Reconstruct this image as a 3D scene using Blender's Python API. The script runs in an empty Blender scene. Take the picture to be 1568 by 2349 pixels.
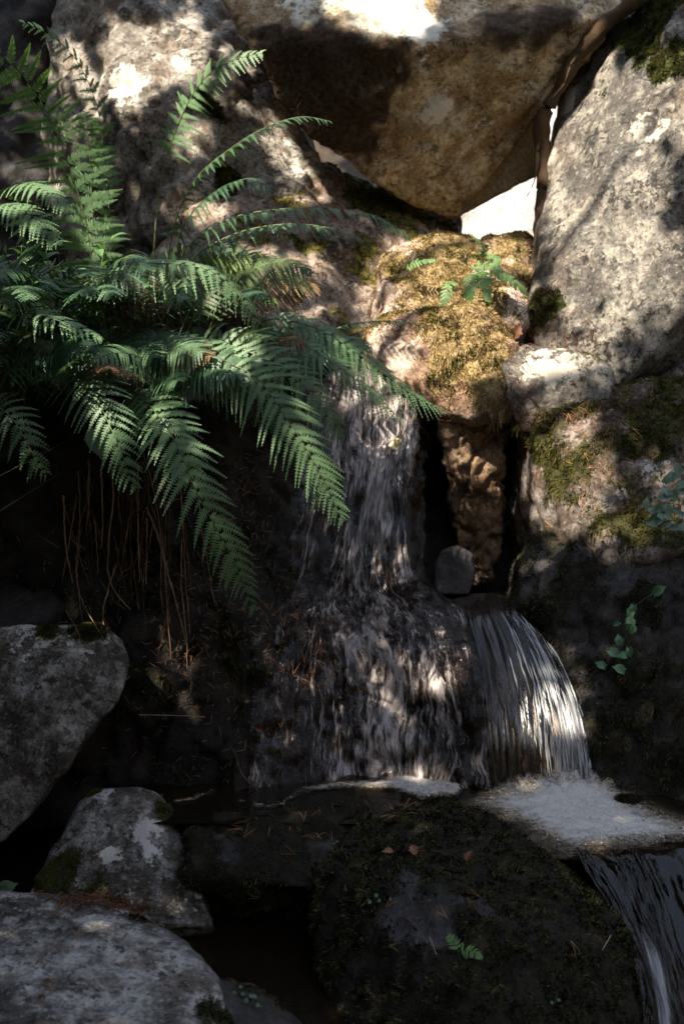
import bpy, bmesh, math, random
import numpy as np
from mathutils import Vector, Matrix
from mathutils.bvhtree import BVHTree

random.seed(7)
RNG = np.random.default_rng(11)
SC = bpy.context.scene
COL = SC.collection
R = math.radians

# ---------------------------------------------------------------- camera
CAM = Vector((0.0, -3.0, 1.3))
PITCH = 10.0
cd = bpy.data.cameras.new('camera')
cam = bpy.data.objects.new('camera', cd)
COL.objects.link(cam)
cam.location = CAM
cam.rotation_euler = (R(90 - PITCH), 0, 0)
cd.sensor_fit = 'VERTICAL'
cd.sensor_height = 36.0
cd.lens = 43.0
cd.clip_start = 0.05
cd.clip_end = 500
cd.dof.use_dof = True
cd.dof.focus_distance = 3.2
cd.dof.aperture_fstop = 3.6
SC.camera = cam

# ---------------------------------------------------------------- world, sun, exposure
TO_SUN = Vector((-0.45, -0.41, 0.79)).normalized()
w = bpy.data.worlds.new('World')
SC.world = w
w.use_nodes = True
nt = w.node_tree
sky = nt.nodes.new('ShaderNodeTexSky')
sky.sky_type = 'NISHITA'
sky.sun_disc = False
sky.sun_elevation = math.asin(TO_SUN.z)
sky.sun_rotation = math.atan2(TO_SUN.x, TO_SUN.y)
hs = nt.nodes.new('ShaderNodeHueSaturation')
hs.inputs['Saturation'].default_value = 0.6
nt.links.new(sky.outputs[0], hs.inputs['Color'])
nt.links.new(hs.outputs[0], nt.nodes['Background'].inputs[0])
nt.nodes['Background'].inputs[1].default_value = 0.15
sd = bpy.data.lights.new('sun', 'SUN')
sd.energy = 4.2
sd.angle = R(0.5)
sd.color = (1.0, 0.89, 0.74)
sun = bpy.data.objects.new('sun', sd)
COL.objects.link(sun)
sun.rotation_euler = TO_SUN.to_track_quat('Z', 'Y').to_euler()
sun.location = TO_SUN * 20
SC.view_settings.view_transform = 'Standard'
SC.view_settings.look = 'None'
SC.view_settings.gamma = 1
SC.view_settings.exposure = 1.95
SC.cycles.use_denoising = True
SC.cycles.max_bounces = 8
SC.cycles.diffuse_bounces = 4
SC.cycles.transparent_max_bounces = 16
SC.cycles.sample_clamp_indirect = 4.0

# ---------------------------------------------------------------- helpers
FPX = 2349 * 43.0 / 36.0
_f = Vector((0, math.cos(R(PITCH)), -math.sin(R(PITCH))))
_u = Vector((0, math.sin(R(PITCH)), math.cos(R(PITCH))))


def ray(dx, dy):
    return (_f + Vector((1, 0, 0)) * ((dx - 784) / FPX) + _u * ((1174.5 - dy) / FPX)).normalized()


def P(dx, dy, y):
    """The place in the scene seen at a point of the picture, at distance y."""
    d = ray(dx, dy)
    return CAM + d * ((y - CAM.y) / d.y)


def to_pix(p):
    q = np.asarray(p, float) - np.array(CAM)
    f = q @ np.array(_f)
    return 784 + FPX * q[..., 0] / f, 1174.5 - FPX * (q @ np.array(_u)) / f


_perm = np.random.default_rng(3).permutation(256)
_perm = np.concatenate([_perm, _perm, _perm])
_grad = np.random.default_rng(5).normal(size=(256, 3))
_grad /= np.linalg.norm(_grad, axis=1)[:, None]


def perlin(p):
    p = np.asarray(p, float)
    i = np.floor(p).astype(int)
    f = p - i
    i &= 255
    u = f * f * f * (f * (f * 6 - 15) + 10)
    out = 0
    for dx in (0, 1):
        for dy in (0, 1):
            for dz in (0, 1):
                h = _perm[_perm[_perm[(i[:, 0] + dx) & 255] + ((i[:, 1] + dy) & 255)] + ((i[:, 2] + dz) & 255)]
                g = _grad[h]
                d = g[:, 0] * (f[:, 0] - dx) + g[:, 1] * (f[:, 1] - dy) + g[:, 2] * (f[:, 2] - dz)
                wx = u[:, 0] if dx else 1 - u[:, 0]
                wy = u[:, 1] if dy else 1 - u[:, 1]
                wz = u[:, 2] if dz else 1 - u[:, 2]
                out = out + wx * wy * wz * d
    return out


def fbm(p, scale, octs=4, seed=0.0, gain=0.5):
    p = np.asarray(p, float) / scale + seed * 17.31
    a, o, t = 1.0, 0.0, 0.0
    for _ in range(octs):
        o = o + a * perlin(p)
        t += a
        p = p * 2.03 + 5.7
        a *= gain
    return o / t * 1.7


def mesh_np(name, verts, faces, mat=None, parent=None, smooth=True, uv=None, attrs=None, mat_idx=None):
    """faces: list of int arrays (n,3) / (n,4)."""
    if isinstance(faces, np.ndarray):
        faces = [faces]
    verts = np.asarray(verts, np.float32)
    me = bpy.data.meshes.new(name)
    me.vertices.add(len(verts))
    me.vertices.foreach_set('co', verts.ravel())
    loops = np.concatenate([f.ravel() for f in faces]).astype(np.int32)
    tot = np.concatenate([np.full(len(f), f.shape[1], np.int32) for f in faces])
    start = np.concatenate([[0], np.cumsum(tot)[:-1]]).astype(np.int32)
    me.loops.add(len(loops))
    me.loops.foreach_set('vertex_index', loops)
    me.polygons.add(len(tot))
    me.polygons.foreach_set('loop_start', start)
    me.polygons.foreach_set('loop_total', tot)
    me.polygons.foreach_set('use_smooth', np.full(len(tot), smooth))
    if mat_idx is not None:
        me.polygons.foreach_set('material_index', np.asarray(mat_idx, np.int32))
    me.update(calc_edges=True)
    if uv is not None:
        l = me.uv_layers.new(name='UVMap')
        l.data.foreach_set('uv', np.asarray(uv, np.float32)[loops].ravel())
    for k, a in (attrs or {}).items():
        at = me.attributes.new(k, 'FLOAT', 'POINT')
        at.data.foreach_set('value', np.asarray(a, np.float32))
    for m in ([mat] if not isinstance(mat, (list, tuple)) else mat):
        if m is not None:
            me.materials.append(m)
    o = bpy.data.objects.new(name, me)
    COL.objects.link(o)
    if parent is not None:
        o.parent = parent
        o.matrix_parent_inverse = Matrix.Translation(-Vector(parent.location))
    return o


def tag(o, label=None, cat=None, group=None, kind=None):
    if label:
        o['label'] = label
    if cat:
        o['category'] = cat
    if group:
        o['group'] = group
    if kind:
        o['kind'] = kind
    return o


def empty(name, loc, label, cat, group=None):
    e = bpy.data.objects.new(name, None)
    e.empty_display_size = 0.05
    e.location = loc
    COL.objects.link(e)
    return tag(e, label, cat, group)


def set_origin(o, loc):
    loc = Vector(loc)
    o.data.transform(Matrix.Translation(-loc))
    o.location = loc
    return o


def vnormals(v, quads):
    n = np.zeros_like(v)
    for q in quads:
        if q.shape[1] == 4:
            fn = np.cross(v[q[:, 2]] - v[q[:, 0]], v[q[:, 3]] - v[q[:, 1]])
        else:
            fn = np.cross(v[q[:, 1]] - v[q[:, 0]], v[q[:, 2]] - v[q[:, 0]])
        for k in range(q.shape[1]):
            for a in range(3):
                n[:, a] += np.bincount(q[:, k], fn[:, a], len(v))
    n /= np.linalg.norm(n, axis=1)[:, None] + 1e-12
    return n


def smooth_np(v, quads, it, fac=0.6):
    e = np.concatenate([np.stack([q[:, k], q[:, (k + 1) % q.shape[1]]], 1) for q in quads for k in range(q.shape[1])])
    e = np.concatenate([e, e[:, ::-1]])
    cnt = np.bincount(e[:, 0], minlength=len(v))[:, None].clip(1)
    for _ in range(it):
        s = np.stack([np.bincount(e[:, 0], v[e[:, 1], a], len(v)) for a in range(3)], 1)
        v = v + fac * (s / cnt - v)
    return v


# ---------------------------------------------------------------- node materials
def new_mat(name):
    m = bpy.data.materials.new(name)
    m.use_nodes = True
    m.node_tree.nodes.clear()
    return m


class NT:
    def __init__(self, m):
        self.t = m.node_tree

    def n(self, kind, ins=None, **props):
        nd = self.t.nodes.new('ShaderNode' + kind)
        for k, v in props.items():
            setattr(nd, k, v)
        for k, v in (ins or {}).items():
            s = nd.inputs[k]
            if hasattr(v, 'is_output'):
                self.t.links.new(v, s)
            else:
                s.default_value = v
        return nd

    def noise(self, vec, scale, detail=5, rough=0.55, dist=0.0):
        return self.n('TexNoise', {'Vector': vec, 'Scale': scale, 'Detail': detail, 'Roughness': rough, 'Distortion': dist}).outputs[0]

    def ramp(self, fac, a, b, va=0.0, vb=1.0):
        return self.n('MapRange', {0: fac, 1: a, 2: b, 3: va, 4: vb}, interpolation_type='SMOOTHSTEP').outputs[0]

    def math(self, op, a, b=0.0, clamp=False):
        return self.n('Math', {0: a, 1: b}, operation=op, use_clamp=clamp).outputs[0]

    def mix(self, fac, a, b, blend='MIX'):
        nd = self.n('Mix', data_type='RGBA', blend_type=blend)
        for s, v in ((nd.inputs[0], fac), (nd.inputs[6], a), (nd.inputs[7], b)):
            if hasattr(v, 'is_output'):
                self.t.links.new(v, s)
            else:
                s.default_value = v
        return nd.outputs[2]

    def out(self, surf):
        o = self.t.nodes.new('ShaderNodeOutputMaterial')
        self.t.links.new(surf, o.inputs[0])


def rgb(r, g, b):
    return (r, g, b, 1.0)


def rock_mat(name, c1, c2, lichen=(0.45, 0.44, 0.40), lich=0.5, dark=0.4, stain=(0.16, 0.09, 0.045), stain_amt=0.3,
             moss1=(0.035, 0.045, 0.012), moss2=(0.10, 0.10, 0.03), rough=0.85, bump=0.6, scale=1.0, spec=0.3, grain=1.0, mr=(0.42, 0.58)):
    m = new_mat(name)
    t = NT(m)
    co = t.n('TexCoord').outputs['Object']
    big = t.noise(co, 4.0 * scale, 8, 0.6, 0.4)
    mid = t.noise(co, 17.0 * scale, 8, 0.65, 0.3)
    fine = t.noise(co, 90.0 * scale, 4, 0.6)
    c = t.mix(t.ramp(big, 0.35, 0.68), rgb(*c1), rgb(*c2))
    st = t.noise(co, 2.6 * scale, 6, 0.6, 0.8)
    c = t.mix(t.math('MULTIPLY', t.ramp(st, 0.45, 0.65), stain_amt), c, rgb(*stain))
    # pale crustose lichen and dark lichen flecks
    lm = t.math('ADD', t.math('MULTIPLY', big, 0.45), t.math('MULTIPLY', mid, 0.65))
    c = t.mix(t.math('MULTIPLY', t.ramp(lm, 0.50, 0.66), lich), c, rgb(*lichen))
    dk = t.noise(co, 38.0 * scale, 6, 0.7, 0.2)
    dk2 = t.math('ADD', t.math('MULTIPLY', dk, 0.7), t.math('MULTIPLY', t.noise(co, 7.0 * scale, 4), 0.4))
    c = t.mix(t.math('MULTIPLY', t.ramp(dk2, 0.58, 0.66), dark), c, rgb(0.018, 0.017, 0.014))
    fl = t.noise(co, 75.0 * scale, 3, 0.5)
    c = t.mix(t.math('MULTIPLY', t.ramp(fl, 0.60, 0.66), lich * .55 * grain), c, rgb(*lichen))
    fk = t.noise(t.n('Mapping', {'Vector': co, 'Location': (3, 5, 7)}).outputs[0], 62.0 * scale, 3, 0.5)
    c = t.mix(t.math('MULTIPLY', t.ramp(fk, 0.58, 0.64), dark * .7 * grain), c, rgb(0.02, 0.018, 0.016))
    g = t.ramp(fine, 0.3, 0.75, 1.0 - 0.35 * grain, 1.0 + 0.3 * grain)
    c = t.mix(1.0, c, t.n('CombineColor', {0: g, 1: g, 2: g}).outputs[0], 'MULTIPLY')
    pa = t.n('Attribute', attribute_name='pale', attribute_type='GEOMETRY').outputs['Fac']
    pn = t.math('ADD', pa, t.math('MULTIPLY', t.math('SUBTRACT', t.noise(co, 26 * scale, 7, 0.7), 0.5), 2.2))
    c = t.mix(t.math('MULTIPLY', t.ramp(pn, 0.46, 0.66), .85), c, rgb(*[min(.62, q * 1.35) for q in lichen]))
    # moss: weight carried by the mesh, ragged by noise
    at = t.n('Attribute', attribute_name='moss', attribute_type='GEOMETRY').outputs['Fac']
    mn = t.math('ADD', at, t.math('MULTIPLY', t.math('SUBTRACT', t.noise(co, 30 * scale, 6, 0.7), 0.5), 0.9))
    mm = t.ramp(mn, mr[0], mr[1])
    mc = t.mix(t.ramp(t.noise(co, 60 * scale, 5, 0.7), 0.35, 0.65), rgb(*moss1), rgb(*moss2))
    c = t.mix(mm, c, mc)
    h = t.math('ADD', t.math('MULTIPLY', mid, 0.6), t.math('MULTIPLY', dk, 0.35))
    h = t.math('ADD', h, t.math('MULTIPLY', t.noise(co, 150 * scale, 4, 0.7), t.ramp(mm, 0, 1, 0.15, 0.7)))
    bp = t.n('Bump', {'Strength': bump, 'Distance': 0.02, 'Height': h})
    p = t.n('BsdfPrincipled', {'Base Color': c, 'Roughness': t.ramp(mm, 0, 1, rough, 0.95), 'Normal': bp.outputs[0],
                               'Specular IOR Level': spec})
    t.out(p.outputs[0])
    return m


def plain_mat(name, c1, c2, scale=30, rough=0.6, spec=0.3, transl=0.0, bump=0.0):
    m = new_mat(name)
    t = NT(m)
    co = t.n('TexCoord').outputs['Object']
    info = t.n('ObjectInfo').outputs['Random']
    f = t.math('ADD', t.math('MULTIPLY', t.noise(co, scale, 4), 0.8), t.math('MULTIPLY', t.math('SUBTRACT', info, 0.5), 0.4))
    c = t.mix(t.ramp(f, 0.25, 0.6), rgb(*c1), rgb(*c2))
    p = t.n('BsdfPrincipled', {'Base Color': c, 'Roughness': rough, 'Specular IOR Level': spec})
    if bump:
        b = t.n('Bump', {'Strength': bump, 'Distance': 0.004, 'Height': t.noise(co, scale * 3, 5)})
        t.t.links.new(b.outputs[0], p.inputs['Normal'])
    s = p.outputs[0]
    if transl:
        tr = t.n('BsdfTranslucent', {'Color': t.mix(1.0, c, rgb(1.6, 1.7, 0.8), 'MULTIPLY')})
        s = t.n('MixShader', {0: transl, 1: s, 2: tr.outputs[0]}).outputs[0]
    t.out(s)
    return m


def leaf_mat(name, c1, c2, transl=0.35, rough=0.5, spec=0.35):
    """Green leaf: the mesh's 'tone' value varies it from leaf to leaf."""
    m = new_mat(name)
    t = NT(m)
    at = t.n('Attribute', attribute_name='tone', attribute_type='GEOMETRY').outputs['Fac']
    co = t.n('TexCoord').outputs['Object']
    f = t.math('ADD', at, t.math('MULTIPLY', t.math('SUBTRACT', t.noise(co, 25, 3), 0.5), 0.7))
    c = t.mix(t.ramp(f, 0.1, 0.9), rgb(*c1), rgb(*c2))
    p = t.n('BsdfPrincipled', {'Base Color': c, 'Roughness': rough, 'Specular IOR Level': spec})
    tr = t.n('BsdfTranslucent', {'Color': t.mix(1.0, c, rgb(1.5, 1.7, 0.6), 'MULTIPLY')})
    t.out(t.n('MixShader', {0: transl, 1: p.outputs[0], 2: tr.outputs[0]}).outputs[0])
    return m


# ---------------------------------------------------------------- rock builder
ROCKS = {}      # name key -> (object, verts, quads, normals, moss)
ALLV, ALLF, OFF = [], [], [0]


def hull_pts(front, depth=0.5, shrink=0.85, sink=None, extra=()):
    pts = [P(*p) for p in front]
    c = sum(pts, Vector()) / len(pts)
    out = list(pts)
    for p in pts:
        d = (p - CAM).normalized()
        q = c + (p - c) * shrink + d * depth
        out.append(q)
        if sink is not None:
            out.append(Vector((q.x, q.y, sink)))
    for e in extra:
        out.append(P(*e))
    return out


def remesh(hulls, voxel):
    bm = bmesh.new()
    for pts in hulls:
        b2 = bmesh.new()
        for p in pts:
            b2.verts.new(p)
        r = bmesh.ops.convex_hull(b2, input=b2.verts)
        junk = list({g for g in r['geom_interior'] + r['geom_unused'] if isinstance(g, bmesh.types.BMVert)})
        bmesh.ops.delete(b2, geom=junk, context='VERTS')
        tmp = bpy.data.meshes.new('tmp')
        b2.to_mesh(tmp)
        bm.from_mesh(tmp)
        bpy.data.meshes.remove(tmp)
        b2.free()
    me = bpy.data.meshes.new('tmp')
    bm.to_mesh(me)
    bm.free()
    o = bpy.data.objects.new('tmp', me)
    COL.objects.link(o)
    md = o.modifiers.new('r', 'REMESH')
    md.mode = 'VOXEL'
    md.voxel_size = voxel
    md.adaptivity = 0
    dg = bpy.context.evaluated_depsgraph_get()
    ev = o.evaluated_get(dg).to_mesh()
    v = np.empty(len(ev.vertices) * 3, np.float32)
    ev.vertices.foreach_get('co', v)
    v = v.reshape(-1, 3).astype(float)
    q = np.empty(len(ev.loops), np.int32)
    ev.loops.foreach_get('vertex_index', q)
    tot = np.empty(len(ev.polygons), np.int32)
    ev.polygons.foreach_get('loop_total', tot)
    if (tot == 4).all():
        quads = [q.reshape(-1, 4)]
    else:
        st = np.concatenate([[0], np.cumsum(tot)[:-1]])
        quads = [np.stack([q[st[tot == k] + j] for j in range(k)], 1) for k in (3, 4) if (tot == k).any()]
    bpy.data.objects.remove(o)
    bpy.data.meshes.remove(me)
    return v, quads


def rock(key, name, label, hulls, mat, voxel=0.012, smooth=6, big=0.03, mid=0.012, fine=0.004, scale=1.0, ridge=0.0,
         moss_up=0.0, moss_bias=-1.0, moss_spots=(), moss_noise=0.5, seed=0.0, cat='boulder', kind=None, cuts=(), pale_spots=()):
    v, q = remesh(hulls, voxel)
    v = smooth_np(v, q, smooth)
    n = vnormals(v, q)
    d = big * fbm(v, 0.35 * scale, 3, seed) + mid * fbm(v, 0.10 * scale, 3, seed + 1)
    if ridge:
        rr = 1 - np.abs(fbm(v * np.array([1, 1, .55]), 0.22 * scale, 3, seed + 3)) * 3.0
        d -= ridge * np.clip(rr, 0, 1) ** 4
    d += fine * fbm(v, 0.03 * scale, 3, seed + 2)
    for (a, b, wd, dp) in cuts:      # a crack along the segment a-b
        a, b = np.array(a), np.array(b)
        t = np.clip(((v - a) @ (b - a)) / ((b - a) @ (b - a)), 0, 1)
        dist = np.linalg.norm(v - (a + t[:, None] * (b - a)), axis=1) + 0.02 * fbm(v, .08, 2, seed + 5)
        d -= dp * np.exp(-(dist / wd) ** 2)
    v = v + n * d[:, None]
    n = vnormals(v, q)
    moss = moss_bias + moss_up * n[:, 2] + moss_noise * fbm(v, 0.16, 4, seed + 9)
    for (c, r, s) in moss_spots:
        dist = np.linalg.norm(v - np.array(c), axis=1) + 0.25 * r * fbm(v, .07, 3, seed + 4)
        moss = moss + s * np.clip(1.3 - dist / r, 0, 1)
    moss = np.clip(moss, 0, 1)
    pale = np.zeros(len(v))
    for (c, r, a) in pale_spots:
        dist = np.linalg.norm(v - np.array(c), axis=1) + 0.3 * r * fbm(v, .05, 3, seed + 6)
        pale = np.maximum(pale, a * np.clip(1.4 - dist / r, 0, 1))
    o = mesh_np(name, v, q, mat, attrs={'moss': moss, 'pale': pale})
    tag(o, label, cat, kind=kind)
    base = Vector((float(v[:, 0].mean()), float(v[:, 1].mean()), float(v[:, 2].min())))
    set_origin(o, base)
    ROCKS[key] = (o, v, q, n, moss)
    add_bvh(v, q)
    return o


def add_bvh(v, q):
    ALLV.append(v)
    for f in q:
        f = f + OFF[0]
        if f.shape[1] == 4:
            ALLF.append(f[:, [0, 1, 2]])
            ALLF.append(f[:, [0, 2, 3]])
        else:
            ALLF.append(f)
    OFF[0] += len(v)


def make_bvh():
    return BVHTree.FromPolygons(np.concatenate(ALLV).tolist(), np.concatenate(ALLF).tolist(), all_triangles=True)


def rock_bvh(key):
    _, v, q, _, _ = ROCKS[key]
    fs = []
    for f in q:
        fs += f.tolist()
    return BVHTree.FromPolygons(v.tolist(), fs)


# ---------------------------------------------------------------- rock materials
M_pale = rock_mat('pale_granite', (0.10, 0.085, 0.07), (0.25, 0.225, 0.19), lichen=(0.42, 0.40, 0.355), lich=0.6, dark=0.85,
                  stain=(0.17, 0.105, 0.06), stain_amt=0.55, moss1=(0.04, 0.045, 0.012), moss2=(0.12, 0.11, 0.03))
M_lean = rock_mat('lichened_granite', (0.06, 0.054, 0.048), (0.14, 0.13, 0.115), lichen=(0.31, 0.285, 0.235), lich=0.75, dark=0.95,
                  stain=(0.105, 0.072, 0.052), stain_amt=0.75, moss1=(0.02, 0.03, 0.008), moss2=(0.07, 0.085, 0.022))
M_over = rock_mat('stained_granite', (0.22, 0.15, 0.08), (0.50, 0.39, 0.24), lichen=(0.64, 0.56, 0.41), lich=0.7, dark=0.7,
                  stain=(0.24, 0.13, 0.045), stain_amt=0.6, moss1=(0.016, 0.011, 0.007), moss2=(0.075, 0.05, 0.028), mr=(.2, .95))  # moss colours here serve the dark crust and painted shade
M_ledge = rock_mat('mossy_granite', (0.26, 0.175, 0.12), (0.46, 0.36, 0.28), lichen=(0.58, 0.50, 0.43), lich=0.5, dark=0.5,
                   stain=(0.18, 0.085, 0.045), stain_amt=0.8, moss1=(0.13, 0.08, 0.032), moss2=(0.33, 0.25, 0.12))
M_slope = rock_mat('littered_granite', (0.07, 0.043, 0.028), (0.21, 0.158, 0.12), lichen=(0.38, 0.33, 0.28), lich=0.55, dark=0.9,
                   stain=(0.12, 0.055, 0.03), stain_amt=0.9, moss1=(0.05, 0.045, 0.010), moss2=(0.15, 0.13, 0.03))
M_bank = rock_mat('mossy_stream_rock', (0.055, 0.040, 0.030), (0.17, 0.13, 0.105), lichen=(0.34, 0.32, 0.30), lich=0.4, dark=0.9,
                  stain=(0.11, 0.06, 0.035), stain_amt=0.7, moss1=(0.014, 0.013, 0.004), moss2=(0.055, 0.052, 0.016))
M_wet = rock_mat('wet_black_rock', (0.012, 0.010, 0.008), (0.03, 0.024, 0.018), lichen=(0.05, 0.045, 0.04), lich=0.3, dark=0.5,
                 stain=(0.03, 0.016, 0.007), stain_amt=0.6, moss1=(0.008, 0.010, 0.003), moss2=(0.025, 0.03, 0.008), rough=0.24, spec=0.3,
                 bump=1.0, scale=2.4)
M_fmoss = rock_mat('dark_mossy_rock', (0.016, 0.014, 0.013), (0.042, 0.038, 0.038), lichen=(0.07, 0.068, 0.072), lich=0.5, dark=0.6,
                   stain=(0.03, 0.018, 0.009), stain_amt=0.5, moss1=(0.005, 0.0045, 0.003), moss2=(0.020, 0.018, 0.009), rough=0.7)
M_grey = rock_mat('grey_stream_granite', (0.040, 0.034, 0.028), (0.145, 0.130, 0.112), lichen=(0.42, 0.41, 0.39), lich=0.6, dark=0.9,
                  stain=(0.10, 0.075, 0.05), stain_amt=0.5, moss1=(0.015, 0.018, 0.006), moss2=(0.06, 0.06, 0.02), scale=1.3)
M_greyb = rock_mat('smooth_grey_granite', (0.055, 0.050, 0.046), (0.175, 0.166, 0.157), lichen=(0.46, 0.45, 0.43), lich=0.75, dark=0.9,
                   stain=(0.12, 0.085, 0.06), stain_amt=0.5, moss1=(0.015, 0.018, 0.006), moss2=(0.05, 0.05, 0.02), scale=1.1)
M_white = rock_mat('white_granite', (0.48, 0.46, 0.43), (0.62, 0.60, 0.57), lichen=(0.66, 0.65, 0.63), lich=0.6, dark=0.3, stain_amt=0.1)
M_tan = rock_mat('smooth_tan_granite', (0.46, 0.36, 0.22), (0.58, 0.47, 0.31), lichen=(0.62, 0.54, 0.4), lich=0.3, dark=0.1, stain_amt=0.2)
M_soil = rock_mat('forest_soil', (0.020, 0.014, 0.009), (0.05, 0.036, 0.022), lich=0.0, dark=0.5, stain=(0.06, 0.03, 0.015),
                  moss1=(0.015, 0.018, 0.005), moss2=(0.04, 0.045, 0.012))

# ---------------------------------------------------------------- ground
def ground_z(x, y):
    z = -0.42 + np.clip((y - 0.35) / 1.3, 0, 1) ** 1.2 * 1.05
    z = z + np.clip((y - 2.2) / 6.0, 0, 1) * 5.0 + np.clip((y - 8) / 60, 0, 1) * 14
    left = np.clip((-0.15 - x) / 0.5, 0, 1)
    bank = np.clip((y - 0.40) / 0.30, 0, 1) * 1.38 - 0.42
    z = np.where(y < 2.2, np.maximum(z, left * (bank + 0.42) - 0.42), z)
    z = z + np.clip((-0.9 - x) / 2.5, 0, 1) * 1.2 + np.clip((x - 1.2) / 2.5, 0, 1) * 1.4
    z = z + np.clip((-4.0 - y) / 4.5, 0, 1) * 6.5 + np.clip((np.abs(x) - 2.6) / 4.0, 0, 1) * 5.0  # unseen slopes raised behind and beside the camera to block low sky
    return z


def build_ground():
    a = np.concatenate([-np.geomspace(160, 1.65, 34), np.arange(-1.6, 1.601, 0.04), np.geomspace(1.65, 160, 34)])
    b = np.concatenate([-np.geomspace(120, 2.1, 26), np.arange(-2.0, 3.001, 0.04), np.geomspace(3.1, 190, 40)])
    X, Y = np.meshgrid(a, b)
    x, y = X.ravel(), Y.ravel()
    p = np.stack([x, y, 0 * x], 1)
    z = ground_z(x, y) + 0.06 * fbm(p, 0.5, 4, 2) + 0.015 * fbm(p, 0.09, 3, 4)
    v = np.stack([x, y, z], 1)
    nx, ny = len(a), len(b)
    i = np.arange(nx * ny).reshape(ny, nx)
    q = np.stack([i[:-1, :-1], i[:-1, 1:], i[1:, 1:], i[1:, :-1]], -1).reshape(-1, 4)
    moss = np.clip(0.35 + 0.9 * fbm(p, 0.4, 4, 8), 0, 1)
    o = mesh_np('ground', v, q, M_soil, attrs={'moss': moss})
    tag(o, 'dark forest soil of the stream bed and slope', 'ground', kind='structure')
    add_bvh(v, [q])
    return o


build_ground()

# ---------------------------------------------------------------- the boulders
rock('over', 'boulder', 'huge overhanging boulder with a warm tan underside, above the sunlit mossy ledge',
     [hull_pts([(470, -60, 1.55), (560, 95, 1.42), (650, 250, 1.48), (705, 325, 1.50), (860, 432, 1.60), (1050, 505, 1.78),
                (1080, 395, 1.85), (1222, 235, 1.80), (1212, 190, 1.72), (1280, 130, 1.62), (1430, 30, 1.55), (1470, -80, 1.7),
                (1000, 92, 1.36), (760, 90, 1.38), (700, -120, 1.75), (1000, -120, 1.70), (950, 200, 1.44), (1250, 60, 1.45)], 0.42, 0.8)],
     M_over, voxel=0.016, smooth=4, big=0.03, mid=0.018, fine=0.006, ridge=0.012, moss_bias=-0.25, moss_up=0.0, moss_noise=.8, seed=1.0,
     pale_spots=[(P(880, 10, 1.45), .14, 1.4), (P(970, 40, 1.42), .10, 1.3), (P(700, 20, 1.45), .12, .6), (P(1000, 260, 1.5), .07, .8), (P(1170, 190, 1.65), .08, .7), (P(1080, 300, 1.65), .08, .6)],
     moss_spots=[(P(x, y, 1.45), r, 1.0) for x, y, r in ((600, 120, .13), (660, 200, .20), (700, 290, .19), (740, 150, .22), (830, 150, .17), (860, 400, .15), (920, 130, .11), (1010, 100, .09), (1110, 50, .12), (1220, 40, .13), (1300, 30, .12), (960, 460, .10), (800, 300, .15), (740, 230, .18))])  # dark crust, with the shade along the top painted in

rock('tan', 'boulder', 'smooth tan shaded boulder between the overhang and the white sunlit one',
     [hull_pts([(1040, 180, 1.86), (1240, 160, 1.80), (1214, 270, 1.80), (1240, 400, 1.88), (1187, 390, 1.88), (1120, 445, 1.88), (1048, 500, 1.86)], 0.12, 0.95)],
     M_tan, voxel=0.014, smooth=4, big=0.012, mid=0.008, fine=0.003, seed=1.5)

rock('back_pale', 'boulder', 'pale boulder lit by patches of sun, standing behind the ferns',
     [hull_pts([(150, -120, 2.25), (112, 130, 2.0), (104, 240, 1.92), (135, 520, 1.75), (300, 150, 1.72), (470, 120, 1.78), (400, 500, 1.55),
                (600, 200, 1.88), (650, 300, 1.85), (745, 395, 1.72), (690, 440, 1.55), (540, -120, 2.3), (240, -100, 2.0), (520, 520, 1.5), (300, 560, 1.6)], 0.7, 0.85, sink=0.3)],
     M_pale, voxel=0.018, smooth=5, big=0.06, mid=0.025, fine=0.007, ridge=0.03, moss_bias=-0.35, moss_up=0.35, seed=2.0,
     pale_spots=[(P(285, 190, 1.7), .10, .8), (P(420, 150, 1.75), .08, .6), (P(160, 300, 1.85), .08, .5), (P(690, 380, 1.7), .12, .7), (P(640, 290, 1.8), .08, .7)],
     moss_spots=[(P(310, 60, 1.75), 0.07, 0.8), (P(600, 140, 1.8), .12, .6), (P(480, 270, 1.7), .16, .7), (P(520, 420, 1.6), .14, .7)],
     cuts=[(P(255, -20, 1.9), P(215, 260, 1.8), .022, .05), (P(215, 100, 1.9), P(250, 430, 1.75), .02, .035), (P(180, -20, 2.0), P(175, 240, 1.9), .015, .03)])

rock('slope', 'boulder', 'low sloping boulder with olive moss and brown litter, under the overhang',
     [hull_pts([(400, 470, 1.5), (560, 470, 1.5), (700, 395, 1.68), (760, 400, 1.75), (900, 440, 1.95), (1045, 500, 2.1), (1075, 575, 1.75),
                (880, 640, 1.45), (860, 760, 1.2), (700, 770, 1.05), (640, 640, 1.2), (500, 700, 1.15), (360, 600, 1.3)], 0.6, 0.95, sink=0.3)],
     M_slope, voxel=0.016, smooth=4, big=0.08, mid=0.03, fine=0.007, ridge=0.02, moss_bias=0.02, moss_up=0.35, moss_noise=.9, seed=3.0,
     moss_spots=[(P(900, 470, 1.8), .16, .6), (P(830, 450, 1.8), .14, .5), (P(800, 560, 1.5), .10, .4)])

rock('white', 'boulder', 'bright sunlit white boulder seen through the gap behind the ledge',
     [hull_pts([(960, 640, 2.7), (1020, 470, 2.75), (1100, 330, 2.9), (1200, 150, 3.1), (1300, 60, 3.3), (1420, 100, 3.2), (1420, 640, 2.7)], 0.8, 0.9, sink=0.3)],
     M_white, voxel=0.025, smooth=3, big=0.03, mid=0.015, fine=0.008, moss_bias=-1, seed=4.0)

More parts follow.
